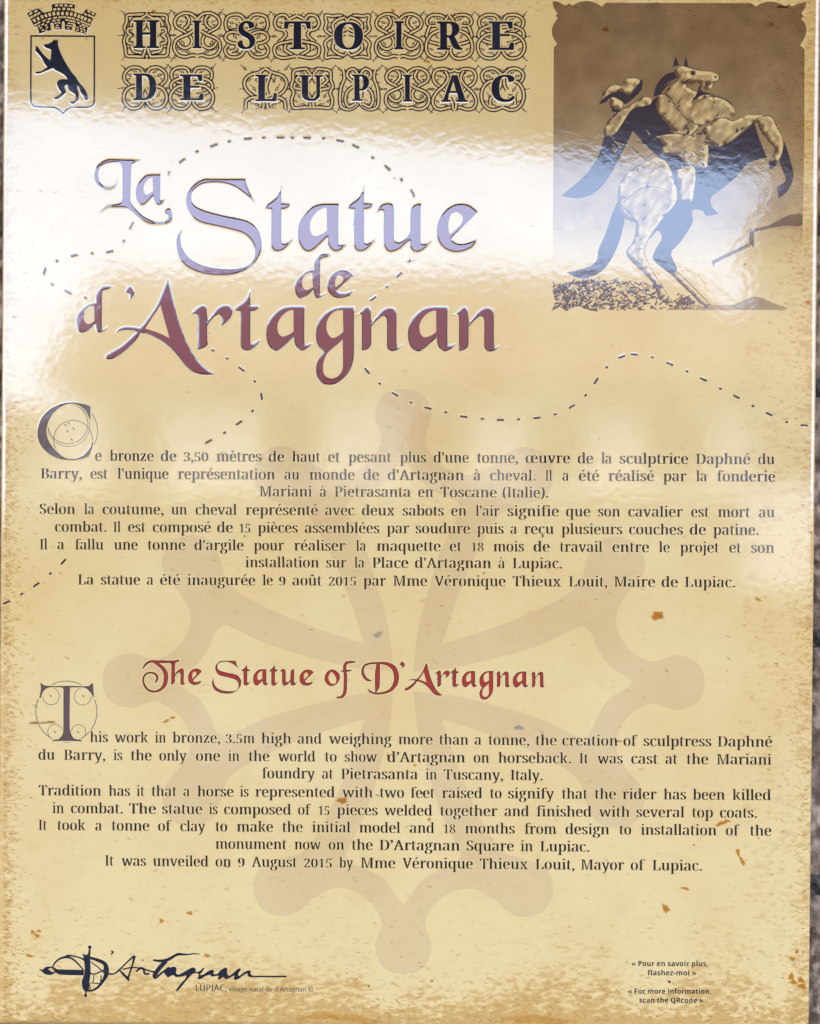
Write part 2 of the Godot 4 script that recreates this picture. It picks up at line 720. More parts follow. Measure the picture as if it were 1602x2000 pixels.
func house(called: String, label: String, at: Vector3, w: float, eaves: float, rise: float, d: float, wall: Material, openings: Array, base := 1.75) -> void:
	var o := Node3D.new()
	o.name = called
	o.position = at
	add_child(o)
	tag(o, label, "house", "houses across the square")
	box("wall", Vector3(w, eaves, d), Vector3(0, eaves / 2, d / 2), wall, o)
	var pr := PrismMesh.new()
	pr.size = Vector3(d + 0.8, rise, w + 0.5)
	var r := MeshInstance3D.new()
	r.name = "roof"
	r.mesh = pr
	r.material_override = M.tile
	r.position = Vector3(0, eaves + rise / 2, d / 2)
	r.rotation.y = PI / 2
	o.add_child(r)
	box("plinth", Vector3(w + 0.06, base, 0.1), Vector3(0, base / 2, -0.02), M.plinth, o)
	for x in openings:
		var f := box("window", Vector3(0.62, 0.8, 0.08), Vector3(x, 2.3, -0.02), M.shutter, o)
		box("pane", Vector3(0.46, 0.64, 0.05), Vector3(0, 0, -0.03), M.glass, f)

func make_wall() -> void:
	var wl := box("wall", Vector3(12, 3.2, 0.4), Vector3(0, 1.6, -0.245), M.mortar, self)
	tag(wl, "rough brown stone wall behind the panel", "wall", "", "structure")
	var nz := FastNoiseLite.new()
	nz.seed = 31
	nz.frequency = 16.0
	nz.fractal_octaves = 4
	var y := -0.78
	var row := 0
	while y < 0.8:
		var hh := rng.randf_range(0.16, 0.27)
		var x := -0.95 - rng.randf() * 0.2
		while x < 0.95:
			var ww := rng.randf_range(0.24, 0.5)
			stone(wl, nz, x + 0.006, y + 0.006, ww - 0.012, hh - 0.012)
			x += ww
		y += hh
		row += 1

func stone(parent: Node, nz: FastNoiseLite, x: float, y: float, w: float, h: float) -> void:
	# a rough-faced block: a grid bulging out of the mortar (wall front is at z 0.2 of the wall's own axes)
	var nx := int(w / 0.012) + 2
	var ny := int(h / 0.012) + 2
	var st := SurfaceTool.new()
	st.begin(Mesh.PRIMITIVE_TRIANGLES)
	var face := rng.randf_range(0.016, 0.024)
	for j in ny + 1:
		for i in nx + 1:
			var u := float(i) / nx
			var v := float(j) / ny
			var e := minf(minf(u * w, (1 - u) * w), minf(v * h, (1 - v) * h))
			var z := 0.2 + face * sqrt(clampf(e / 0.02, 0.0, 1.0)) - 0.004
			z += nz.get_noise_2d(x + u * w, y + v * h) * 0.011 * clampf(e / 0.01, 0.0, 1.0)
			st.add_vertex(Vector3(x + u * w, y + v * h - 0.05, z))
	for j in ny:
		for i in nx:
			var a := j * (nx + 1) + i
			for k in [a, a + nx + 1, a + 1, a + 1, a + nx + 1, a + nx + 2]:
				st.add_index(k)
	st.generate_normals()
	var o := MeshInstance3D.new()
	o.name = "stone"
	o.mesh = st.commit()
	o.material_override = M.stone
	parent.add_child(o, true)

# ------------------------------------------------------------------ the panel

func make_panel() -> void:
	var c := [Vector2(5, -14), Vector2(1605, -10), Vector2(1582.8, 2013), Vector2(-7, 2004)]
	var mb := MB.new()
	var r := 13.0
	var rings := []
	var prof := []
	for k in 9:
		var a := k / 8.0 * PI / 2
		prof.append([r - r * sin(a), -(r - r * cos(a)) * PX, cos(a), sin(a)])
	prof.append([0.0, -34.0 * PX, 0.0, 1.0])
	for q in prof:
		var loop := []
		for i in 4:
			var p: Vector2 = c[i]
			var to_prev: Vector2 = (c[(i + 3) % 4] - p).normalized()
			var to_next: Vector2 = (c[(i + 1) % 4] - p).normalized()
			loop.append(p + (to_prev + to_next) * q[0])
		rings.append(loop)
	var f: Array = rings[0]
	tri(mb, f[0], f[1], f[2], 0)
	tri(mb, f[0], f[2], f[3], 0)
	var dirs := [Vector3(0, 1, 0), Vector3(1, 0, 0), Vector3(0, -1, 0), Vector3(-1, 0, 0)]
	for k in prof.size() - 1:
		for i in 4:
			var j := (i + 1) % 4
			var d: Vector3 = dirs[i]
			var n0: Vector3 = d * prof[k][3] + Vector3.BACK * prof[k][2]
			var n1: Vector3 = d * prof[k + 1][3] + Vector3.BACK * prof[k + 1][2]
			if k == prof.size() - 2:
				# the side wall: no area seen from the front, so wind it by hand
				var A := p3(rings[k][i].x, rings[k][i].y, prof[k][1])
				var B := p3(rings[k][j].x, rings[k][j].y, prof[k][1])
				var C := p3(rings[k + 1][j].x, rings[k + 1][j].y, prof[k + 1][1])
				var D := p3(rings[k + 1][i].x, rings[k + 1][i].y, prof[k + 1][1])
				for q in [[A, rings[k][i]], [D, rings[k][i]], [C, rings[k][j]], [A, rings[k][i]], [C, rings[k][j]], [B, rings[k][j]]]:
					mb.put(q[0], d, uvp(q[1].x, q[1].y))
			else:
				quad(mb, rings[k][i], rings[k][j], rings[k + 1][j], rings[k + 1][i], prof[k][1], prof[k][1], prof[k + 1][1], prof[k + 1][1], n0, n0, n1, n1)
	panel = MeshInstance3D.new()
	panel.name = "information_panel"
	panel.mesh = mb.mesh()
	panel.material_override = M.paper
	panel.position = Vector3(0, CAM_Y, 0)
	add_child(panel)
	tag(panel, "glossy parchment coloured information panel with raised print on the stone wall", "information panel")
	box("backing", Vector3(0.775, 0.98, 0.02), Vector3(-0.004, 0, -0.028), M.back, panel)

func watermark() -> void:
	var half := outline("20,20! 100,28 185,49 269,75 345,112 362,105! 368,96 378,71 400,36 431,14 448,0! 588,0! 584,25 567,45 531,55 487,42 453,57 431,80 418,108 415,130 422,152 440,180 462,205 472,236 458,276 418,293 375,279 356,238 345,200 311,171 227,129 151,100 76,76!", 0, 0, 1.0)
	var mb := MB.new()
	for k in 4:
		for s in [1.0, -1.0]:
			var q := PackedVector2Array()
			for p in half:
				var v: Vector2 = Vector2(p.x, p.y * s).rotated(k * PI / 2)
				q.push_back(Vector2(788 + v.x, 1331 + v.y * 0.972 + v.x * 0.004))
			fill(mb, [q], 0.00002)
	part("watermark_cross", mb, M.cross, panel)

# ------------------------------------------------------------------ the printed picture

func span_fill(im: Image, poly: PackedVector2Array, x0: float, y0: float, sc: float, val: float) -> void:
	var q := PackedVector2Array()
	for p in poly:
		q.push_back(Vector2((p.x - x0) * sc, (p.y - y0) * sc))
	for t in traps([q]):
		var ya := int(ceil(t[0] - 0.5))
		var yb := int(ceil(t[1] - 0.5))
		for y in range(maxi(ya, 0), mini(yb, im.get_height())):
			var f: float = (y + 0.5 - t[0]) / (t[1] - t[0])
			var xa := int(round(lerpf(t[2], t[4], f)))
			var xb := int(round(lerpf(t[3], t[5], f)))
			if xb > xa:
				im.fill_rect(Rect2i(maxi(xa, 0), y, xb - maxi(xa, 0), 1), Color(val, val, val))

func picture() -> void:
	var frame := outline("1079,3! 1089,3 1101,9.5 1107,11! 1111,6.4! 1118,11! 1129,5 1146,2 1161,5 1176,12.7! 1183.5,5.5! 1467,6! 1476,12.6! 1490,5.6 1506,3 1521,6 1533,12! 1541,8! 1546.7,12.6! 1559,7 1576,3.5! 1572,16 1565.4,25.8! 1570,32.4! 1564.4,36! 1572,45 1575,57 1573,70 1563,89! 1571.5,95! 1571,300! 1568,440! 1560,606! 1200,606! 1180,603! 1166,608! 1150,606 1130,598! 1112,603! 1106,608 1098,602! 1092,600! 1077,608! 1084,590 1080,570! 1081,300! 1081.7,93! 1088.6,86! 1080.6,73 1078,61.5 1080.6,49 1089.6,35.5! 1085.4,30! 1089.6,26.5! 1082.7,17")
	var x0 := 1074.0
	var y0 := 0.0
	var sc := 2.0
	var iw := 1008
	var ih := 1224
	var tone := Image.create_empty(iw, ih, false, Image.FORMAT_L8)
	tone.fill(Color(0, 0, 0))
	var form := Image.create_empty(iw, ih, false, Image.FORMAT_L8)
	form.fill(Color(0, 0, 0))
	var fold := FastNoiseLite.new()
	fold.seed = 5
	fold.frequency = 0.022
	fold.fractal_octaves = 4
	var nz := FastNoiseLite.new()
	nz.seed = 77
	nz.frequency = 0.02
	nz.fractal_octaves = 3
	# sky of the picture (one grey row at a time)
	for y in ih:
		var py := y / sc
		var t := 0.66
		t = lerpf(0.70, 0.52, clampf(py / 230.0, 0, 1))
		t = lerpf(t, 0.34, clampf((py - 230) / 140.0, 0, 1))
		t = lerpf(t, 0.0, clampf((py - 400) / 120.0, 0, 1))
		tone.fill_rect(Rect2i(0, y, iw, 1), Color(t, t, t))
	# a rearing horse and its rider, in flat tones with pen outlines
	var A := [1070.0, 90.0, 3.0113]
	var B := [1070.0, 340.0, 3.0113]
	for s in [
		[B, 0.75, "1185,325! 1300,300 1420,240 1495,235! 1495,300 1380,305 1215,340"], [B, 0.85, "1185,335! 1212,335! 1212,435! 1185,405!"], [B, 0.75, "962,512! 1185,405! 1190,425! 985,525 978,552!"],
		[B, 0.35, "960,770! 1100,765 1220,720 1330,760 1410,785! 1400,800! 700,800! 760,770"],
		# cloak and tail
		[A, 0.97, "500,500! 640,640 700,600 760,520 650,380 660,290 740,200! 690,235 640,300 560,350 440,380 430,440 340,520 300,640 220,760 80,880! 180,895 280,860 360,770 430,640"],
		[B, 0.97, "410,165! 450,250 440,330 400,450 330,560 250,605 180,612 110,578! 200,560 280,520 300,440 340,350 380,230"],
		# barrel, far hind leg, far foreleg
		[A, 0.97, "640,640! 760,640 860,700 940,590 1000,590 1100,540 1215,450! 1250,560 1290,655! 1180,690 1110,770 970,880 860,960 740,920 700,800"],
		[B, 0.97, "690,190! 720,80 860,40 1000,60 1040,70 970,120 960,180 1005,235! 930,245 910,215 850,215 850,290 780,400 725,465 760,555 740,600! 620,505 630,450 670,380 660,340 640,335 570,410 560,300"],
		[A, 0.95, "1330,480! 1390,560 1445,750 1420,840 1360,895! 1350,830 1400,790 1370,700 1340,600"],
		# haunch and near hind leg
		[A, -0.08, "640,650! 540,700 440,780 410,880 440,1000 560,1040 690,990 760,900 740,780 700,680"],
		[A, 0.42, "440,960! 480,930 560,960 640,940 700,880 720,920 660,1000 560,1040 470,1010"],
		[B, -0.06, "430,180! 520,280 500,400 460,460 500,520 620,640 660,740 740,760! 700,700 610,560 560,450 600,360 690,230 700,100 560,80"],
		[B, 0.40, "600,360! 660,270 700,120 690,230 620,340 575,450 610,560 690,690 660,680 570,540 545,450"],
		[B, -0.15, "750,565! 840,650 960,770! 900,765 860,720 740,600"], [B, 0.9, "740,745! 800,715 865,745 860,765 760,770!"],
		# neck, chest, near foreleg, head
		[A, -0.34, "770,195! 740,215 690,275 640,370 700,450 840,530! 900,470 1000,430 1095,415! 1100,370 1040,310 930,285 850,260 800,215!"],
		[A, -0.08, "860,340! 960,295 1060,330 1090,405 1000,425 900,465 840,430"],
		[A, -0.05, "910,490! 1020,420 1090,440 1180,405 1310,412! 1180,470 1060,565 990,592 920,550"],
		[A, 0.40, "930,545! 1000,560 1080,520 1180,455 1100,545 990,592"],
		[A, -0.10, "1230,425! 1310,412 1345,470 1385,560 1370,650 1320,720 1300,685! 1335,610 1300,560 1255,500"], [A, 0.95, "1300,685! 1345,670 1330,715 1305,722!"],
		[A, -0.06, "800,118! 850,132 900,145 965,152 1002,172 1004,200 975,214 965,242 932,255 905,232! 880,212 840,225 800,215 770,195 745,160 765,125"],
		[A, 0.6, "800,215! 840,190 900,200 960,212 965,242 932,255 905,232! 880,212 840,225"],
		[A, 0.97, "735,122! 752,60! 772,112!"], [A, 0.97, "800,116! 812,62! 828,120!"], [A, 0.97, "838,158! 858,150 864,164 846,170"], [A, 0.97, "976,176! 992,178 990,192"], [A, 0.97, "925,226! 975,212! 960,220 930,236"],
		[A, 0.97, "745,150! 690,170 640,230 620,300! 660,280 700,220 760,190!"], [A, 0.97, "905,232! 900,262 1030,298! 920,285 840,340! 880,270 890,235!"],
		# rider: arm, breast, thigh, boot, hat, face, plume
		[A, -0.10, "650,290! 700,285 780,390 850,470 840,525 760,520 640,375"], [A, 0.42, "650,375! 700,400 790,500 760,520 690,440"],
		[A, -0.12, "635,530! 740,515 850,530 830,590 780,640 650,640! 680,585"], [A, 0.45, "650,640! 700,585 800,560 840,580 790,640!"],
		[A, -0.08, "820,560! 920,505 945,600 930,720 850,700 780,690! 800,640"], [A, 0.4, "860,560! 920,520 940,640 930,720 880,700"],
		[A, -0.30, "740,740! 850,700 870,760 860,850 840,920 760,905! 770,820"], [A, 0.97, "760,905! 840,920 880,945 870,962 770,945!"],
		[A, -0.12, "420,380! 470,360 560,300 610,310 600,345 500,372 450,440 390,520 330,520 350,450"],
		[A, -0.10, "375,300! 430,300 445,340 420,378 385,375 365,340"], [A, 0.97, "375,318! 390,316 388,326!"], [A, 0.97, "368,345! 400,372 430,372 415,392 380,385!"],
		[A, 0.97, "300,345! 330,300 420,270 480,285 560,190! 548,262 460,340 430,322 380,300 340,330"],
		[A, -0.06, "315,320! 330,270 390,225 440,240 450,200 505,185 545,205 500,255 470,285 420,268 350,292"],
	]:
		var z: Array = s[0]
		var q := outline(s[2], z[0], z[1], z[2])
		span_fill(tone, q, x0, y0, sc, absf(s[1]))
		if s[1] > 0.9:
			span_fill(form, q, x0, y0, sc, 0.0)
		elif s[1] < 0.0:
			span_fill(form, q, x0, y0, sc, rng.randf_range(0.55, 1.0))
			var c := q.duplicate()
			c.push_back(q[0])
			for i in c.size() - 1:
				span_fill(tone, ribbon(PackedVector2Array([c[i], c[i + 1]]), [0.9 + 0.6 * sin(i * 0.37), 0.9 + 0.6 * sin(i * 0.37 + 0.37)]), x0, y0, sc, 0.97)
	var soft: Image = form.duplicate()
	soft.resize(iw / 14, ih / 14, Image.INTERPOLATE_BILINEAR)
	soft.resize(iw, ih, Image.INTERPOLATE_CUBIC)
	for y in range(10, ih - 10):
		for x in range(10, iw - 10):
			if form.get_pixel(x, y).r < 0.1 or tone.get_pixel(x, y).r > 0.9:
				continue
			var g := (soft.get_pixel(x + 8, y - 6).r - soft.get_pixel(x - 8, y + 6).r) * 0.9
			var f := fold.get_noise_2d(x + y * 0.5, y * 0.7)
			var t := clampf(0.27 + g * 1.3 + f * 0.34 + maxf(0.0, tone.get_pixel(x, y).r - 0.3) * 0.9, 0.03, 0.86)
			if f > 0.52:
				t = 0.97
			tone.set_pixel(x, y, Color(t, t, t))
	# folds and grass: short pen strokes
	for i in 46:
		var gx := rng.randf_range(1180, 1400)
		var gy := rng.randf_range(250, 330)
		var ln := rng.randf_range(8, 30)
		var an := rng.randf_range(0.2, 1.0)
		var cpt := PackedVector2Array([Vector2(gx, gy), Vector2(gx, gy) + Vector2.from_angle(an) * ln])
		span_fill(tone, ribbon(cpt, [0.5, 1.8]), x0, y0, sc, 0.95 if i % 2 else 0.05)
	for i in 1100:
		var gx := 1076 + rng.randf() * rng.randf_range(60, 310)
		var lo := 545.0 + absf(gx - 1180) * 0.10
		var gy := rng.randf_range(lo, 606)
		if gx > 1290 and gy < 575:
			continue
		var ln := rng.randf_range(4, 13)
		var an := rng.randf_range(-1.2, 0.9)
		var cpt := PackedVector2Array([Vector2(gx, gy), Vector2(gx, gy) + Vector2.from_angle(an) * ln])
		span_fill(tone, ribbon(cpt, [3.4, 0.8]), x0, y0, sc, 0.97 if rng.randf() < 0.72 else 0.1)
	var im := Image.create_empty(iw, ih, false, Image.FORMAT_RGB8)
	var ink := Color(0.29, 0.155, 0.085)
	var solid := Color(0.27, 0.20, 0.195)
	var dir := Vector2(-sin(deg_to_rad(41)), cos(deg_to_rad(41))) / (3.3 * sc)
	for y in ih:
		for x in iw:
			var base := paper.get_pixel(mini(1601, int(x0 + x / sc)), int(y0 + y / sc))
			var t := tone.get_pixel(x, y).r
			if t > 0.9:
				base = solid
			elif t > 0.01:
				if t > 0.2:
					t += nz.get_noise_2d(x * 0.3, y * 0.3) * 0.12
				var ph := fposmod(x * dir.x + y * dir.y, 1.0)
				var k := clampf((t - absf(ph - 0.5) * 2.0) * 0.9 + 0.5, 0.0, 1.0) * minf(1.0, t * 4.0)
				base = base.lerp(ink, k)
			im.set_pixel(x, y, base)
	var m := gloss(Color.WHITE, ImageTexture.create_from_image(im))
	m.heightmap_texture = relief_small
	# the picture's own texture: its outline takes its own coordinates
	var mb := MB.new()
	fill(mb, [frame], 0.00002)
	for i in mb.v.size():
		var px := mb.v[i].x / PX + 801.0
		var py := 1000.0 - mb.v[i].y / PX
		mb.t[i] = Vector2((px - x0) / (iw / sc), (py - y0) / (ih / sc))
	part("printed_picture", mb, m, panel)

# ------------------------------------------------------------------ coat of arms and heading

func coat_of_arms() -> void:
	
	var o := outline("100,92! 1455,98! 1450,1475 1412,1568 1305,1608 965,1616 880,1655 786,1752! 700,1674 615,1624 540,1613 228,1601 138,1562 96,1465", 50, 60, 10.68)
	var i: PackedVector2Array = Geometry2D.offset_polygon(o, -3.1)[0]
	var shield := print_part("coat_of_arms", [o, i], M.ink, panel, 2.4)
	var wolf := outline("600,155! 615,190 640,205 665,160! 678,200 680,290 710,400 780,560 870,720 960,860 1060,980 1120,1080 1220,1190 1290,1330 1315,1420! 1285,1445 1240,1445! 1215,1370 1150,1280 1110,1170 1085,1150 1080,1200 1110,1290 1105,1450! 1060,1480 1000,1525 940,1510 920,1485! 1010,1470 1040,1430 1045,1340 1000,1300 900,1230 880,1120! 815,1160 830,1240 850,1285! 790,1340 720,1400 640,1430 590,1415! 650,1370 750,1300 700,1220 660,1120 670,1060 730,1015 820,1010 880,1020! 830,940 740,880 620,820 580,785 500,810 370,865 280,895 195,890! 225,860 330,840 460,760! 400,690 330,560 200,410! 215,370 210,315! 260,340 340,450 430,550 515,620! 535,500 540,400! 500,380 420,350 365,290! 460,275 540,240 590,190", 50, 60, 10.68)
	print_part("wolf", [wolf], M.ink, shield, 2.6)
	var crown := outline("130,260! 330,160! 390,190! 450,250! 620,215! 615,85! 730,70 950,72 1070,95! 1050,235! 1215,275! 1290,175! 1490,265! 1370,460! 1390,480 1380,520 1310,550! 1300,680! 1060,605! 1085,500 1060,460 1030,480 1005,595! 870,580! 865,440 840,420 815,440 810,575! 670,580! 650,470 610,450 590,470 605,590! 370,660! 345,560 320,520 270,530 255,480", 40, 0, 10.0125)
	var cr := print_part("mural_crown", [crown], M.ink, shield, 2.4)
	var bricks := MB.new()
	for s in ["275,400 350,365 425,330 500,305 575,285 655,268 738,265 825,265 913,268 997,275 1072,295 1145,320 1208,345 1272,370 1348,400|50,66", "710,108 800,105 893,108 988,115|60,38", "675,183 755,178 850,175 943,180 1018,190|54,46", "205,265 305,220 290,300 220,335 360,265|66,38", "1340,225 1420,268 1350,305 1275,280 1410,335|60,38", "360,445 470,400 570,370 680,347 780,340 862,338 953,345 1033,362 1120,388 1210,425 1285,458 1350,485|72,32", "295,485 440,475 540,432 655,405 745,395 910,393 985,407 1050,420 1140,448 1230,485 1295,510|62,30", "365,510 400,545 500,495 690,450 755,445 950,455 1010,460 1180,510 1245,535 920,500 980,508 720,500 705,545 750,545 940,555 1120,540 1190,565 1250,590 440,590 520,540 500,600 1120,590 1200,620 1275,640|46,28"]:
		var sp := (s as String).split("|")
		var sz := sp[1].split(",")
		for w in sp[0].split(" "):
			var f := w.split(",")
			var c := Vector2(float(f[0]), float(f[1]))
			var rot := clampf((c.x - 830.0) / 850.0, -0.62, 0.62)
			var b := Vector2(float(sz[0]), float(sz[1])) * 0.5
			var q := PackedVector2Array()
			for k in [Vector2(-1, -1), Vector2(1, -1), Vector2(1, 1), Vector2(-1, 1)]:
				var v: Vector2 = (k * b).rotated(rot) + c
				q.push_back(Vector2(40 + v.x / 10.0125, v.y / 10.0125))
			fill(bricks, [q], 0.00015)
	part("crown_stones", bricks, M.pale, cr)

func scroll(key: String) -> Array:
	var S := {
		"I": ["49,14 38,4 22,2 8,10 3,22 8,33 22,41 33,49 39,60 36,72 26,78 15,74 9,64", "48,95 40,93 25,97 10,92 2,78 5,62 16,54 30,48 42,40", "27,6 33,16 31,27 22,36"],
		"H": ["49,4 30,5 9,7 8,20 3,33 7,48 2,62 5,78 8,94 26,96 49,97", "50,5 38,13 24,14 17,24 17,34", "20,35 11,36 10,45 17,50 10,56 10,66 20,69", "50,96 36,88 23,85 17,73", "45,14 47,27 39,40", "41,97 46,86 48,74"],
		"S": ["46,14 36,3 20,2 8,8 4,22 9,38 25,36 40,40", "44,48 24,40 8,44 4,56 15,64 27,67 27,79 17,83", "10,68 3,80 9,93 25,97 38,92 46,80", "50,36 38,30 30,20"],
		"T": ["50,4 41,8 33,12 25,3 10,5 3,20 9,33 22,37 27,46 20,56 10,64", "50,96 36,88 25,80 27,68 35,63 45,66", "45,94 20,98 5,91 3,74 14,66 32,62 48,59"],
		"O": ["49,14 36,4 18,5 4,4 6,20 3,34 12,44 26,50", "49,86 36,96 18,95 4,97 6,80 3,66 12,55 30,49 46,44", "22,40 19,24 30,13 44,8", "22,60 19,77 30,88 44,93", "36,40 48,34"],
		"E": ["46,16 38,4 18,3 5,14 8,30 24,38 40,42", "48,30 26,27 7,36 4,50 16,60 38,66", "44,44 20,46 4,62 3,80 14,95 34,97 46,84 45,70"],
		"D": ["47,18 38,4 18,3 4,16 4,32 18,46", "46,96 46,80 42,64 48,50", "30,44 12,50 2,66 4,84 18,97 36,95 46,82"],
		"L": ["50,3 36,12 12,20 2,36 8,54 22,66 38,76", "44,97 46,82 38,72 22,70 7,78 5,97", "38,12 44,30 48,48 44,64"],
		"U": ["50,8 36,3 9,8 7,28 2,44 8,58 3,78 9,94 30,93 50,93", "38,5 46,16 42,32 28,42 12,46", "10,48 28,52 42,62 47,78 46,92", "24,40 14,30 20,20"],
		"P": ["12,4 15,24 7,46 4,72 8,92 24,98 40,92 50,80", "48,18 38,4 25,7 22,20 34,32", "36,44 22,56 17,76 26,92 42,84", "46,30 44,50 46,70"],
		"A": ["50,5 41,9 28,3 10,6 3,20 8,36 22,46 36,58", "30,8 36,24 28,40 10,58 2,76 7,92 20,97 40,92 50,97", "47,96 45,80 40,70"],
		"C": ["47,16 32,3 14,4 3,16 8,32 20,36", "34,28 14,36 3,55 4,78 16,94 32,98 49,92", "22,86 24,70 38,66", "47,20 46,40 40,52"],
		"R": ["46,16 34,4 14,3 3,14 8,26 24,26", "50,3 42,14 36,24", "10,26 3,46 8,60 26,66 38,70", "30,36 12,46 2,66 4,86 18,97 38,97 47,84 44,70"],
	}
	return S[key]

func heading() -> void:
	var row := [
		["H", 240.6, 24, 333, 113.6, 260.6, 39.3, 311.3, 94.3], ["I", 338.6, 24, 432, 114, 376, 40, 394, 94.5], ["S", 437, 27, 527, 115, 464.3, 41, 498.7, 96.5], ["T", 534, 27, 626, 115, 554.8, 41.8, 607.3, 96.8],
		["O", 632.5, 27, 725, 115, 652.5, 43, 709.3, 97.4], ["I", 732.4, 26, 826.6, 115.5, 770, 41.2, 789, 96.5], ["R", 831, 27, 924, 116, 853.6, 41.9, 903.4, 97.8], ["E", 931.6, 27, 1026.6, 116, 954.5, 41.9, 1004.3, 97.8],
		["D", 240.6, 130, 327, 214, 260.6, 143.7, 305.5, 196], ["E", 331, 130, 418, 214.5, 351.7, 145.6, 398, 196], ["L", 475.6, 131, 562, 215.5, 498.7, 146, 541, 198], ["U", 567, 132, 652, 215.5, 584, 146.8, 631, 197.5],
		["P", 660.6, 132, 743, 215.5, 687.5, 145.6, 721, 197.4], ["I", 752, 132, 840, 216, 787.3, 146, 804.8, 198.6], ["A", 843.5, 132, 932, 216.5, 861.8, 146.8, 913.7, 199.3], ["C", 938.6, 132, 1025, 216.5, 960, 146.2, 1005.4, 199.5]]
	for r in row:
		var polys := placed(font_glyph("Droid Serif", 700, r[0], 0.1), r[5], r[6], r[7], r[8])
		var o := print_part("heading_letter", polys, M.ink, panel, 2.2, 0.00022)
		var w: float = r[3] - r[1]
		var h: float = r[4] - r[2]
		var dark := MB.new()
		var pale := MB.new()
		var z := 0.00004
		for s in scroll(r[0]):
			for flip in [false, true]:
				var pt := []
				var cn := []
				for k in (s as String).split(" "):
					var f := k.split(",")
					var u := float(f[0])
					if flip:
						u = 100.0 - u
					pt.append(Vector2(r[1] + u / 100.0 * w, r[2] + float(f[1]) / 100.0 * h))
					cn.append(false)
				var c := smooth(pt, cn, false, 5)
				var wd := []
				wd.resize(c.size())
				wd.fill(8.8)
				fill(dark, [ribbon(c, wd)], z)
				wd.fill(3.7)
				fill(pale, [ribbon(c, wd)], z + 0.000004)
				z += 0.000008
		for lf in [[3, 3, 0.8], [3, 97, -0.8], [17, 20, 0.3], [20, 66, 1.0], [30, 86, 0.2], [30, 30, 1.2], [1, 50, 0.0], [46, 6, 0.6], [40, 74, -0.4], [24, 50, 0.9], [12, 30, -0.6], [28, 12, 0.4], [12, 78, 0.5], [36, 92, -0.5], [38, 24, -0.9]]:
			for flip in [false, true]:
				var u: float = 100.0 - lf[0] if flip else lf[0]
				var at := Vector2(r[1] + u / 100.0 * w, r[2] + lf[1] / 100.0 * h)
				var an: float = PI - lf[2] if flip else lf[2]
				var sz := 5.0 + 0.9 * sin(lf[0] * 7.0 + r[1])
				var q := PackedVector2Array()
				var qi := PackedVector2Array()
				for k in [Vector2(-1, 0), Vector2(0, -0.6), Vector2(1.25, 0), Vector2(0, 0.6)]:
					q.push_back(at + (k * sz).rotated(an))
					qi.push_back(at + (k * sz * 0.45).rotated(an))
				fill(dark, [q, qi], 0.00003)
				var stem := PackedVector2Array([at + Vector2(-sz, 0).rotated(an), at + Vector2(-sz * 2.2, 1.5).rotated(an)])
				fill(dark, [ribbon(stem, [1.6, 1.2])], 0.000034)
		part("scrollwork", dark, M.ink, o)
		part("scrollwork_fill", pale, M.pale, o)

# ------------------------------------------------------------------ titles

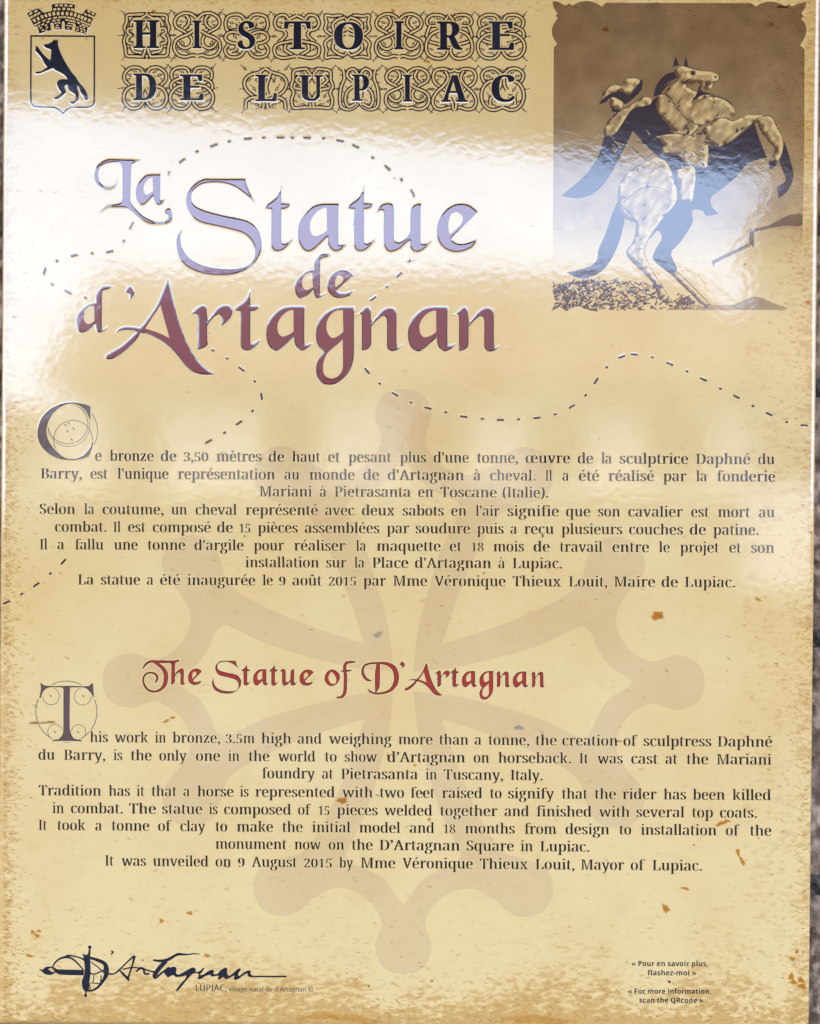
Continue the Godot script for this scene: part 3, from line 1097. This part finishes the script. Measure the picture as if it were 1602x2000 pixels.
func title_glyphs() -> void:
	G["L"] = [outline("945,130! 840,165 785,205 762,270 755,400 748,700 745,920 790,1010 870,1110 1000,1230 1150,1310 1260,1345 1350,1345 1430,1325 1480,1280 1495,1230 1480,1190 1415,1140! 1440,1100 1500,1075 1540,1110 1565,1200 1555,1280 1490,1345 1400,1375 1280,1380 1150,1370 1040,1330 930,1255 830,1170 730,1090 660,1055 600,1045 450,1045 330,1048 250,1080 155,1145! 230,1065 320,1015 430,1000 520,985 570,950 597,880 600,700 602,400 595,260 565,200 500,165 380,165 270,190 180,240 135,310 115,400 125,500 170,590 240,650 320,672 390,655 450,610 490,535! 475,610 430,670 340,703 250,695 150,640 80,560 52,450 65,350 95,265 180,180 270,130 345,112 600,120")]
	G["a"] = [outline("1343,433! 1340,700 1340,1080 1350,1140 1385,1150 1430,1140 1483,1120! 1430,1180 1370,1230 1300,1248 1230,1215 1180,1140 1162,1060 1163,1010! 1150,995! 1060,1080 960,1175 880,1235 810,1250 740,1215 680,1130 650,1020 648,880 680,740 740,640 810,560 900,485 1000,445 1130,432!"), outline("1160,480! 1165,900! 1080,965 980,1005 920,1005 870,965 835,890 830,780 860,680 920,590 1000,520 1090,480")]
	G["S"] = [outline("1233,92! 1260,190 1320,330 1405,485! 1340,420 1230,330 1080,225 950,170 780,140 600,145 480,170 380,235 315,310 295,400 310,480 370,560 480,620 620,665 900,735 1150,785 1300,830 1420,920 1490,1040 1520,1180 1505,1340 1440,1480 1340,1590 1200,1680 1030,1735 850,1755 650,1745 480,1715 320,1655 190,1570 100,1450 55,1300 48,1150 80,1040 145,960! 110,1060 110,1180 150,1310 250,1450 400,1550 600,1620 850,1655 1100,1650 1270,1600 1370,1510 1415,1390 1410,1280 1370,1180 1290,1080 1180,1010 1000,960 800,910 560,860 430,815 330,740 250,620 215,480 235,340 300,240 400,150 520,92 650,90!")]
	G["t"] = [outline("350,140! 350,300 352,425! 505,430! 480,475 430,505 352,515! 350,800 350,1060 365,1110 405,1130 450,1105 548,1045! 480,1130 420,1190 350,1235 260,1245 205,1205 182,1130 183,900 185,515! 70,505! 120,440 200,385 270,320 320,230")]
	G["u"] = [outline("10,405! 60,330 120,295 190,287 240,305 262,400 262,780 275,840 305,865 350,868 420,830 480,770 510,700 512,560 515,430 535,350 590,305 660,290! 658,600 658,840 672,885 710,895 760,880 825,835! 750,920 680,980 600,1003 550,985 515,930 508,850 500,828! 430,880 340,960 220,1003 160,975 120,890 115,700 118,430 100,385 70,378")]
	G["e"] = [outline("1507,415! 1112,806! 1140,850 1210,890 1300,895 1400,870 1500,825! 1440,920 1350,975 1240,1005 1140,1003 1040,965 960,890 915,790 908,660 940,530 1000,430 1080,355 1180,305 1290,295 1390,320 1460,370"), outline("1190,395 1250,420 1295,470 1302,540 1270,610 1180,700 1092,780! 1065,700 1058,600 1075,500 1110,430")]
	G["d"] = [outline("910,80! 850,130 760,155 690,172! 672,230 670,600 672,1040 700,1075 740,1065 800,1010! 750,1080 680,1115 610,1135 560,1090 535,1010 525,950 505,925! 430,1010 330,1090 200,1135 140,1100 95,1000 80,860 105,760 170,660 260,575 360,505 450,475 530,468! 540,440! 542,300 580,220 640,140 700,95 780,80"), outline("520,505! 527,880! 440,940 350,965 290,945 245,890 222,800 230,690 260,610 330,540 420,500")]
	G["A"] = [outline("1040,25! 1060,110 1100,280 1150,470 1200,610 1260,750 1350,900 1450,1000 1545,1058! 1400,1055 1300,1020 1220,950 1150,860 1070,770 980,700 880,645 800,612 745,605! 690,690 620,765 530,840 450,885 385,892 372,855! 440,815 540,755 640,670 712,598! 650,578 580,573 530,585 478,605! 530,560 590,545 680,550 742,562! 800,495 860,410 930,300 990,160"), outline("965,275! 1000,420 1040,560 1075,690! 980,640 880,600 778,568! 860,440 920,350")]
	G["r"] = [outline("25,345! 90,280 150,240 190,240 210,260 220,350 228,440! 290,360 350,280 420,240 490,240 530,280 535,330 500,400 400,500! 415,430 405,370 370,345 330,360 270,420 222,485! 222,600 225,725! 180,765 110,790! 112,600 112,400 100,345 75,335")]
	G["g"] = [outline("725,180! 722,500 722,1000 700,1150 640,1290 540,1410 420,1500 280,1525 170,1490 95,1400 70,1270 85,1160 130,1060 215,945! 150,900 95,820 68,700 75,560 110,440 180,340 280,255 400,200 520,180!"), outline("550,215! 558,610! 470,690 370,730 310,715 255,640 228,550 240,420 300,310 380,240 460,212"), outline("546,690! 552,1200 530,1300 450,1400 340,1435 240,1405 180,1330 168,1220 190,1090 240,980 330,890 440,800")]
	G["n"] = [outline("750,330! 840,270 920,190 970,180 1005,220 1020,350 1040,460! 1110,370 1200,260 1290,200 1370,190 1440,230 1460,320 1462,780 1475,860 1510,880 1590,820! 1520,890 1450,930 1380,940 1320,905 1300,830 1302,500 1295,370 1260,330 1210,330 1150,380 1025,510! 1022,820 1000,870 940,915 865,935! 865,600 865,340 850,295 810,290")]
	G["'"] = [outline("585,165! 610,120 640,110 670,150 672,190 625,265! 635,215 615,180")]
	G["o"] = [outline("120,350 150,270 210,228 270,232 330,280 350,350 320,420 270,462 215,475 160,450 125,400"), outline("165,330 195,270 230,255 270,290 300,350 305,410 285,448 240,455 195,430 170,380")]
	G["h"] = unite([outline("640,155! 720,140! 714,365 760,318 850,258 887,290 885,520 900,548 930,540! 890,568 850,577 830,545 835,380 815,335 785,335 722,400 716,500 700,545 650,572! 650,400 655,200", 0, 0), pen("90,265,16 150,175,32 240,122,38 400,125,44 700,125,42 800,100,24"), pen("300,125,30 430,205,56 520,310,72 545,430,80 520,570,70 440,670,42 320,712,28 200,680,32 120,580,30 100,470,28 150,370,26 250,340,24 340,370,32 375,450,36 335,545,16")])
	G["f"] = unite([pen("600,105,14 520,110,28 455,122,36 430,190,42 440,300,44 440,450,44 430,580,42 390,645,36 300,657,12"), pen("370,250,10 440,246,26 535,235,14")])
	G["D"] = unite([pen("840,400,12 760,370,36 710,290,36 705,220,28 740,150,22 830,118,22 950,112,24 1080,125,44 1190,190,70 1235,320,72 1215,450,64 1130,555,38 1000,598,24 900,600,22 820,570,22 780,525,10"), outline("925,115! 972,110! 967,480 932,560 905,600! 900,400 905,250")])

func title_letter(called: String, key: String, b: Array, face: Material, edge: Material, line: float, w: float) -> void:
	var polys := placed(G[key], b[0], b[1], b[2], b[3])
	var o := print_part(called, polys, edge, panel, w, 0.00014)
	var mb := MB.new()
	fill(mb, inset(polys, line), 0.000155)
	if mb.v.size():
		part("letter_face", mb, face, o)
		var eb := MB.new()
		skirt(eb, inset(polys, line), line + 0.4, 0.000156, 0.000143, 3.6, 3.2)
		part("letter_edge", eb, edge, o)

func titles() -> void:
	for r in [["L", 185.2, 311.2, 336.8, 437.8], ["a", 266, 341, 322.4, 399.5], ["S", 345.4, 349.9, 510.8, 537.2], ["t", 517.9, 365.7, 571.6, 489.9], ["a", 582.8, 398.5, 676.6, 490.5], ["t", 679.8, 365.5, 733, 490], ["u", 736.3, 397.6, 843.1, 491.5], ["e", 854, 398.7, 932.5, 491.7],
		["d", 576.5, 496.5, 644.7, 582.1], ["e", 640, 528.1, 689.7, 582.1],
		["d", 150, 559, 218.7, 649.5], ["'", 245.9, 560, 262.2, 587.4], ["A", 207.3, 544.5, 419.7, 731.5], ["r", 373.9, 596.7, 454, 683.3], ["t", 458.5, 567.8, 510.4, 684.5], ["a", 520.6, 599, 609.5, 684.5], ["g", 617.6, 600.2, 691.5, 751.3], ["n", 694.3, 600.2, 788.7, 685.6], ["a", 797, 600, 889.5, 686], ["n", 884, 600.5, 979, 686.5]]:
		title_letter("title_letter", r[0], r.slice(1), M.wine, M.edge, 2.0, 3.0)
	for r in [["h", 278.3, 1288.7, 363, 1352], ["e", 367.9, 1306, 393.9, 1337.4], ["S", 414.8, 1290.3, 470.7, 1354.2], ["t", 472, 1296.5, 490, 1338.4], ["a", 495, 1307.5, 525, 1338.4], ["t", 526.4, 1297, 544.2, 1338.8], ["u", 547, 1307, 581.3, 1338.8], ["e", 585.7, 1308, 612.2, 1338.8],
		["o", 634.7, 1308, 663.7, 1339.3], ["f", 656.5, 1291.5, 695.5, 1363.5], ["D", 706.5, 1293, 779, 1356], ["'", 780.8, 1292.9, 790.4, 1306.6], ["A", 790.9, 1294, 865.2, 1358.3], ["r", 850.2, 1310, 878.3, 1340.9], ["t", 880, 1301, 898, 1341.4], ["a", 902.7, 1311, 932.6, 1341.8], ["g", 937, 1311, 963, 1366], ["n", 967, 1311.5, 998, 1342], ["a", 1002, 1312, 1032.8, 1342.2], ["n", 1035.6, 1312, 1065.6, 1342.4]]:
		title_letter("subtitle_letter", r[0], r.slice(1), M.red, M.rededge, 1.1, 2.6)

func drop_caps() -> void:
	var c := outline("1270,240! 1180,200 1000,165 850,160 700,190 500,280 340,430 265,580 240,740 250,880 310,1010 420,1130 560,1220 700,1270 900,1285 1080,1265 1230,1215! 1290,1080 1330,940! 1305,930! 1280,1020 1200,1130 1100,1215 980,1255 850,1260 750,1230 640,1150 520,1020 440,880 410,740 430,600 490,450 590,320 720,230 860,185 990,195 1100,250 1190,340 1240,450 1260,500! 1270,495!", 50, 770, 10.0125)
	var t := outline("290,130! 380,190 640,200 820,195 1230,200 1300,140! 1320,160 1340,435! 1290,350 1200,250 1100,225 870,225! 865,600 865,1000 890,1130 960,1230 1060,1245 1120,1280! 800,1270 520,1275! 560,1245 640,1240 710,1170 740,1080 742,600 742,250 720,225! 520,222 420,240 340,320 300,430! 272,430! 300,280 298,180", 50, 1320, 10.0125)
	var rc := []
	for q in [[830, 580, 390, 13], [930, 890, 380, 14], [845, 610, 412, 10]]:
		rc.append(ring(50 + q[0] / 10.01, 770 + q[1] / 10.01, q[2] / 10.01, q[3] / 10.01))
	rc.append(ring(50 + 830 / 10.01, 770 + 720 / 10.01, 578 / 10.01, 1.3, -0.65, 0.5))
	var rt := []
	for q in [[800, 700, 598, 16], [500, 400, 165, 13], [1120, 405, 165, 13], [580, 1095, 145, 12], [1040, 1095, 140, 12]]:
		rt.append(ring(50 + q[0] / 10.01, 1320 + q[1] / 10.01, q[2] / 10.01, q[3] / 10.01))
	var k := 0
	for d in [[c, rc, [[780, 600], [845, 565], [940, 672], [818, 722], [905, 885]], 770.0], [t, rt, [[490, 390], [1130, 398], [575, 1095], [1028, 1100]], 1320.0]]:
		var o := print_part("drop_cap", [d[0]], M.capedge, panel, 2.6, 0.00014)
		var f := MB.new()
		fill(f, inset([d[0]], 1.2), 0.000155)
		part("letter_face", f, M.capface, o)
		var mb := MB.new()
		var z := 0.00003
		for r in d[1]:
			fill(mb, r, z)
			z += 0.000006
		for p in d[2]:
			var at := Vector2(50 + p[0] / 10.01, d[3] + p[1] / 10.01)
			fill(mb, [ribbon(PackedVector2Array([at - Vector2(1.6, 2.2), at + Vector2(1.6, 2.2)]), [2.0, 2.0])], z)
		part("construction_circles", mb, M.ringline, o)
		k += 1

func trail() -> void:
	var dash := rounded(14.5, 4.2)
	var dot := rounded(6.0, 4.2)
	for s in ["330,339,-60,0 356,315,-35,1 385,297,-28,0 418,285,-20,1 448,277,-10,0 484,272,-4,1 515,270,0,0 548,269.5,0,1 571,270,0,0 600,270,3,1 632,271,3,0 664,276,12,1 695,287,25,1 728,309,32,0 757,329,40,1 784,352,48,0 806,378,58,1 800,509,-48,0 780,536,-42,1 756,560,-38,0 729,583,-35,1",
		"257,440,-60,1 241.6,470,-50,0 214.6,491,-14,1 180,494,0,0 145,498.5,-12,1 111,509,-25,0 87,529,-72,1 102,555,25,0 133,570,27,1 167,581,12,0 416,684,30,0 444,700,30,0 472,721,40,1 498,745,55,0 511,774,82,1 493.6,802.6,-50,0 467,826,-35,1 438.7,845,-30,0 408,862,-28,1",
		"717.6,724.7,52,1 742,749,42,0 772,770,28,1 803,786,20,0 836,797,15,1 871,805,10,0 906,813.5,8,1 942,817.6,5,0 977.5,820,0,1 1013,819,0,0 1049,816,-8,1 1084.6,809,-15,0 1117,794,-32,1 1144,772,-45,0 1164.5,744,-58,1 1185,717,-45,0 1214.5,696.5,-20,1 1239,692,3,1 1274.5,697.6,12,0 1308.6,710.6,22,1 1342,725,24,0 1374,741,25,1 1407,759,27,0 1438.5,775,27,1 1471,793,26,0 1502.6,809,25,1 1537,824.6,15,0 1571,831,3,1",
		"124,1097,-50,1 98.6,1120,-40,0 71,1142,-35,1 42.6,1160,-30,0 13,1176.6,-25,1"]:
		for w in (s as String).split(" "):
			var f := w.split(",")
			var q := PackedVector2Array()
			for p in (dash if f[3] == "1" else dot):
				q.push_back(p.rotated(deg_to_rad(float(f[2]))) + Vector2(float(f[0]), float(f[1])))
			var up := Vector2.from_angle(deg_to_rad(float(f[2]) + 90.0))
			domed = [Vector2(float(f[0]), float(f[1])), up, 2.4]
			print_part("trail_dash" if f[3] == "1" else "trail_dot", [q], M.dash, panel, 2.4, 0.00009)
	domed = []

func rounded(l: float, w: float) -> PackedVector2Array:
	var h := Vector2(l, w) * 0.5
	return PackedVector2Array([Vector2(-h.x + 0.6, -h.y), Vector2(h.x - 0.6, -h.y), Vector2(h.x, -h.y + 0.6), Vector2(h.x, h.y - 0.6), Vector2(h.x - 0.6, h.y), Vector2(-h.x + 0.6, h.y), Vector2(-h.x, h.y - 0.6), Vector2(-h.x, -h.y + 0.6)])

# ------------------------------------------------------------------ running text

# outlines of one letter of a system font at 100 units per em (y down), thin strokes made thinner by "fine"
func font_glyph(fname: String, weight: int, ch: String, fine := 0.0) -> Array:
	var key := "%s%d%s%.2f" % [fname, weight, ch, fine]
	if glyphs.has(key):
		return glyphs[key]
	var fk := "%s%d" % [fname, weight]
	if not fonts.has(fk):
		var f := SystemFont.new()
		f.font_names = PackedStringArray([fname])
		f.font_weight = weight
		fonts[fk] = f
	var ts := TextServerManager.get_primary_interface()
	var rid: RID = fonts[fk].get_rids()[0]
	var size := 200
	var gi := ts.font_get_glyph_index(rid, size, ch.unicode_at(0), 0)
	var con: Dictionary = ts.font_get_glyph_contours(rid, size, gi)
	var out := []
	var start := 0
	var pts: PackedVector3Array = con.get("points", PackedVector3Array())
	for last in con.get("contours", []):
		var raw := []
		for i in range(start, int(last) + 1):
			raw.append(pts[i])
		start = int(last) + 1
		out.append(flatten(raw, 100.0 / size))
	if fine > 0.0:
		out = refined(out, fine, 2.5 if fine > 1.0 else 2.0)
	glyphs[key] = out
	return out

func flatten(raw: Array, k: float) -> PackedVector2Array:
	# on-curve points have z 1, conic controls z 0
	var full := []
	var m := raw.size()
	for i in m:
		var a: Vector3 = raw[i]
		var b: Vector3 = raw[(i + 1) % m]
		full.append(a)
		if a.z < 0.5 and b.z < 0.5:
			full.append(Vector3((a.x + b.x) / 2, (a.y + b.y) / 2, 1))
	var s := 0
	while s < full.size() and full[s].z < 0.5:
		s += 1
	var out := PackedVector2Array()
	var n := full.size()
	var i := 0
	while i < n:
		var a: Vector3 = full[(s + i) % n]
		var b: Vector3 = full[(s + i + 1) % n]
		if b.z > 0.5:
			var pa := Vector2(a.x, a.y) * k
			if out.is_empty() or out[out.size() - 1].distance_to(pa) > 1.1 or i == 0:
				out.push_back(pa)
			i += 1
		else:
			var c: Vector3 = full[(s + i + 2) % n]
			for q in 3:
				var t := q / 3.0
				var p := a * (1 - t) * (1 - t) + b * 2 * t * (1 - t) + c * t * t
				out.push_back(Vector2(p.x, p.y) * k)
			i += 2
	return out

func refined(polys: Array, d: float, fat := 0.0) -> Array:
	var big := 0.0
	for p in polys:
		var s := area(p)
		if absf(s) > absf(big):
			big = s
	var sg := 1.0 if big > 0 else -1.0
	var out := []
	for p in polys:
		var m: int = p.size()
		var r := PackedVector2Array()
		for i in m:
			var e1: Vector2 = (p[i] - p[(i + m - 1) % m]).normalized()
			var e2: Vector2 = (p[(i + 1) % m] - p[i]).normalized()
			var n := Vector2(e1.y + e2.y, -e1.x - e2.x) * sg
			if n.length() > 0.05:
				n = n.normalized()
			r.push_back(p[i] + Vector2(n.x * fat, -n.y * d))
		out.append(r)
	return out

func advance(fname: String, weight: int, ch: String) -> float:
	var key := "adv%s%d%s" % [fname, weight, ch]
	if not glyphs.has(key):
		font_glyph(fname, weight, ch)
		var ts := TextServerManager.get_primary_interface()
		var rid: RID = fonts["%s%d" % [fname, weight]].get_rids()[0]
		var gi := ts.font_get_glyph_index(rid, 200, ch.unicode_at(0), 0)
		glyphs[key] = ts.font_get_glyph_advance(rid, 200, gi).x * 0.5
	return glyphs[key]

var trap_cache := {}

# one word set between x0 and x1 with its baseline through (x0, y)
func word(mb: MB, rim: MB, text: String, x0: float, x1: float, y: float, slope: float, cap: float, fname: String, weight: int, fine: float, z: float, rim_w: float) -> void:
	var pen_x := 0.0
	var items := []
	var lo := 1e9
	var hi := -1e9
	for ch in text:
		var g := font_glyph(fname, weight, ch, fine)
		for p in g:
			for q in p:
				lo = minf(lo, pen_x + q.x)
				hi = maxf(hi, pen_x + q.x)
		items.append([ch, pen_x])
		pen_x += advance(fname, weight, ch)
	var kx := (x1 - x0) / (hi - lo)
	for it in items:
		var ch: String = it[0]
		var key := "%s%d%s" % [fname, weight, ch]
		if not trap_cache.has(key):
			trap_cache[key] = traps(font_glyph(fname, weight, ch, fine))
		var ky := cap / 71.4
		if ch >= "0" and ch <= "9" and fine > 1.0:
			ky *= 0.86
		for t in trap_cache[key]:
			var q := []
			for c in [[t[2], t[0]], [t[3], t[0]], [t[5], t[1]], [t[4], t[1]]]:
				var x: float = x0 + (it[1] + c[0] - lo) * kx
				q.append(Vector2(x, y + (x - x0) * slope + (c[1] + fine) * ky))
			if q[1].x - q[0].x > 0.001:
				tri(mb, q[0], q[1], q[2], z)
			if q[2].x - q[3].x > 0.001:
				tri(mb, q[0], q[2], q[3], z)
		if rim_w > 0.0:
			var polys := []
			for p in font_glyph(fname, weight, ch, fine):
				var r := PackedVector2Array()
				for c in p:
					var x: float = x0 + (it[1] + c.x - lo) * kx
					r.push_back(Vector2(x, y + (x - x0) * slope + (c.y + fine) * ky))
				polys.append(r)
			skirt(rim, polys, rim_w, z, 0.00003)

func body_text() -> void:
	var ox := {"A": 60.0, "B": 540.0, "C": 1030.0, "D": 60.0, "E": 540.0, "F": 1030.0}
	var lines := [
		[127, 150, "e A402 447 bronze 492 772 de 812 915 3,50 955 1115 mètres 1160 1447 de 1487 B52 haut 95 277 et 322 400 pesant 447 722 plus 770 940 d'une 982 1207 tonne, 1252 1515 œuvre 1557 C270 de 313 415 la 460 530 sculptrice 575 1010 Daphné 1052 1398 du 1443 1552"],
		[238, 258, "Barry, A60 323 est 372 485 l'unique 540 865 représentation 918 1533 au B48 148 monde 203 492 de 542 645 d'Artagnan 695 1178 à 1232 1280 cheval. 1335 C55 Il 110 160 a 217 263 été 320 452 réalisé 505 795 par 847 1000 la 1053 1127 fonderie 1185 1555"],
		[350, 358, "Mariani A1430 B228 à 268 315 Pietrasanta 360 843 en 885 985 Toscane 1023 1382 (Italie). 1413 C135"],
		[460, 481, "Selon A53 283 la 332 400 coutume, 448 835 un 877 982 cheval 1030 1295 représenté 1343 B262 avec 303 490 deux 533 745 sabots 787 1050 en 1092 1193 l'air 1243 1400 signifie 1443 C200 que 240 397 son 440 585 cavalier 630 978 est 1023 1140 mort 1190 1397 au 1447 1552"],
		[571, 592, "combat. A150 478 Il 515 568 est 608 722 composé 762 1130 de 1165 1268 15 1303 1378 pièces 1418 B137 assemblées 175 648 par 687 835 soudure 868 1215 puis 1252 1425 a 1462 1507 reçu 1548 C170 plusieurs 210 598 couches 635 977 de 1015 1120 patine. 1160 1452"],
		[682, 703, "Il A55 110 a 165 212 fallu 275 460 une 518 673 tonne 728 970 d'argile 1023 1335 pour 1393 B52 réaliser 108 435 la 495 563 maquette 625 1030 et 1082 1162 18 1217 1300 mois 1355 1553 de C37 143 travail 200 475 entre 530 765 le 820 895 projet 953 1203 et 1262 1342 son 1398 1550"],
		[794, 801, "installation A1340 B270 sur 308 443 la 485 553 Place 597 828 d'Artagnan 865 1348 à 1387 1432 Lupiac. 1475 C222"],
		[902, 919, "La A293 397 statue 437 688 a 725 770 été 808 938 inaugurée 977 1408 le 1448 1518 9 1552 B60 août 98 287 2015 325 502 par 540 690 Mme 728 947 Véronique 985 1437 Thieux 1475 C215 Louit, 257 503 Maire 540 803 de 838 945 Lupiac. 983 1305"],
		[126, 156, "his D368 487 work 522 740 in 775 850 bronze, 885 1188 3.5m 1217 1405 high 1440 E97 and 130 288 weighing 325 725 more 760 980 than 1015 1205 a 1238 1285 tonne, 1323 F15 the 48 187 creation 217 570 of 600 692 sculptress 725 1155 Daphné 1188 1535"],
		[236, 267, "du D47 155 Barry, 205 470 is 515 577 the 623 760 only 803 980 one 1032 1188 in 1233 1310 the 1360 1497 world 1545 E248 to 300 380 show 425 635 d’Artagnan 693 1185 on 1232 1335 horseback. 1385 F277 It 323 385 was 435 600 cast 648 820 at 862 942 the 993 1135 Mariani 1183 1533"],
		[352, 365, "foundry D1445 E245 at 283 358 Pietrasanta 402 887 in 930 1008 Tuscany, 1045 1422 Italy. 1462 F100"],
		[459, 489, "Tradition D48 445 has 485 625 it 660 715 that 753 917 a 953 998 horse 1040 1272 is 1307 1367 represented 1403 E370 with 408 607 two 643 802 feet 837 993 raised 1033 1293 to 1333 1412 signify 1447 F172 that 213 380 the 418 558 rider 593 813 has 850 997 been 1033 1240 killed 1280 1530"],
		[570, 600, "in D133 212 combat. 250 580 The 613 787 statue 820 1077 is 1113 1173 composed 1208 E97 of 133 220 15 260 335 pieces 375 637 welded 672 980 together 1020 1388 and 1425 1585 finished F55 407 with 445 645 several 680 988 top 1027 1165 coats. 1203 1440"],
		[676, 712, "It D47 105 took 163 347 a 402 448 tonne 503 745 of 795 887 clay 935 1097 to 1153 1233 make 1287 1520 the E33 167 initial 220 468 model 515 780 and 832 993 18 1043 1123 months 1177 1495 from 1550 F185 design 237 517 to 572 653 installation 707 1188 of 1240 1333 the 1390 1530"],
		[793, 812, "monument D1153 E67 now 110 283 on 325 428 the 468 605 D’Artagnan 642 1152 Square 1187 1488 in 1525 F38 Lupiac. 78 392"],
		[899, 931, "It D463 522 was 565 725 unveiled 762 1117 on 1155 1258 9 1295 1342 August 1380 E132 2015 170 350 by 390 483 Mme 525 747 Véronique 785 1232 Thieux 1270 1578 Louit, F48 298 Mayor 333 610 of 645 740 Lupiac. 780 1097"],
	]
	var i := 0
	for L in lines:
		var tk := (L[2] as String).split(" ")
		var reg := "A"
		var ws := []
		var k := 0
		while k + 2 < tk.size():
			var xs := []
			for j in [1, 2]:
				var s := tk[k + j]
				if ox.has(s.substr(0, 1)):
					reg = s.substr(0, 1)
					s = s.substr(1)
				xs.append(ox[reg] + float(s) / 3.204)
			ws.append([tk[k], xs[0], xs[1]])
			k += 3
		var base := 860.0 if i < 8 else 1410.0
		var ya: float = base + L[0] / 3.204
		var yb: float = base + L[1] / 3.204
		var xa: float = ws[0][1]
		var xb: float = ws[-1][2]
		var slope := (yb - ya) / (xb - xa)
		var mb := MB.new()
		var rim := MB.new()
		for w in ws:
			word(mb, rim, w[0], w[1] + 0.8, w[2] - 0.8, ya + (w[1] - xa) * slope, slope, 20.6, "Droid Serif", 400, 1.3, 0.00007, 1.2)
		var o := part("text_line", mb, M.text, panel)
		part("glaze_rim", rim, M.paper, o)
		i += 1

func captions() -> void:
	for c in [["« Pour en savoir plus,", 1234.0, 1383.0, 1887.0, 0.002, 10.4], ["flashez-moi »", 1265.0, 1359.5, 1905.0, 0.002, 10.4], ["« For more information,", 1227.0, 1389.0, 1941.0, 0.002, 10.4], ["scan the QRcode »", 1249.0, 1373.5, 1958.5, 0.002, 10.4], ["LUPIAC,", 382.5, 443.0, 1936.0, 0.002, 13.2], ["village natal de d'Artagnan ©", 447.0, 612.0, 1936.3, 0.003, 8.6]]:
		var mb := MB.new()
		word(mb, mb, c[0], c[1], c[2], c[3], c[4], c[5], "Droid Sans", 700 if c[5] == 10.4 else 400, 0.2 if c[5] != 10.4 else 0.0, 0.00004, 0.0)
		part("caption_line", mb, M.grey if c[5] != 10.4 else M.ink, panel)
	var dotb := MB.new()
	fill(dotb, [disc(1307.5, 1917.5, 2.6)], 0.00004)
	part("caption_dot", dotb, M.ink, panel)

func signature() -> void:
	var a := []
	for s in ["45,325,10 75,345,16", "205,295,14 235,245,17 290,200,20 370,180,22 440,200,18 510,260,16 580,345,12", "330,185,10 390,160,15 470,172,15 540,190,15 590,220,18", "650,85,18 642,150,24 618,190,62 625,300,56 620,400,62 600,480,74 605,560,62 605,600,14 600,630,14", "568,138,6 600,190,40", "645,185,22 740,215,32 830,260,38 850,330,52 845,400,42 800,480,28 740,550,22 670,585,18 610,580,20", "660,235,9 760,310,12 850,400,10", "640,365,15 700,385,13 790,350,15 850,320,15", "700,395,9 690,490,9", "650,490,9 780,500,11", "790,400,13 780,480,11", "660,570,9 640,480,9", "850,380,20 940,382,15 1000,345,15", "940,385,10 1010,330,17 1100,240,15 1185,165,20", "1190,165,28 1165,270,17 1130,380,17 1110,430,22", "1040,330,14 1160,305,13 1290,320,15", "1010,340,15 1060,390,24 1125,462,22", "1205,358,14 1260,315,24 1300,330,24 1310,380,19 1370,380,18", "1300,320,14 1380,350,15 1440,360,20", "1410,215,16 1480,225,24 1560,220,30 1620,195,30 1680,160,24 1720,145,28 1820,150,15 1900,140,13 1975,145,8", "1570,225,44 1490,310,42 1430,400,42 1440,430,24 1530,360,17 1602,300,14", "230,340,30 300,360,52 580,367,54"]:
		a.append(pen(s, 70, 1840, 6.1615, 5, 1.25))
	a.append(outline("70,350! 110,305 170,292 215,300 255,335 225,375 180,395 110,385", 70, 1840, 6.1615))
	a.append(disc(70 + 650 / 6.16, 1840 + 62 / 6.16, 3.6))
	a.append(disc(70 + 600 / 6.16, 1840 + 642 / 6.16, 3.2))
	a.append(outline("0,235 60,205 110,195! 130,215 125,260 150,275 200,250 270,212 300,203 322,222 327,248 370,235 400,203! 408,215 385,255 362,280 400,275 450,240 490,226! 507,240 502,268 540,268 575,230 625,203! 641,215 641,265 662,288 700,260 740,225 770,210! 778,225 752,268 762,288 800,260 850,233 882,240! 877,268 902,286 1240,286! 1243,304! 880,302 850,292 845,264 800,286 760,317 720,332! 706,315 713,287 660,312 620,324! 600,302 560,327! 543,315 558,287 520,292 480,297! 468,277 420,292 370,322 338,320! 353,287 345,266 300,266 240,322 180,397 135,447! 123,435 165,375 215,320 226,286 180,297 120,302! 95,282 40,307! 28,290 12,272", 320, 1850, 5.168))
	var polys := unite(a)
	var eye := outline("150,325! 190,313 228,350! 200,360", 70, 1840, 6.1615)
	var o := print_part("signature_emblem", polys, M.ink, panel, 2.2, 0.0001)
	var mb := MB.new()
	fill(mb, [eye], 0.000115)
	part("pommel_eye", mb, M.pale, o)
	var ap := pen("900,100,8 930,120,24 900,152,8", 70, 1840, 6.1615)
	print_part("signature_apostrophe", [ap], M.ink, panel, 2.0, 0.0001)
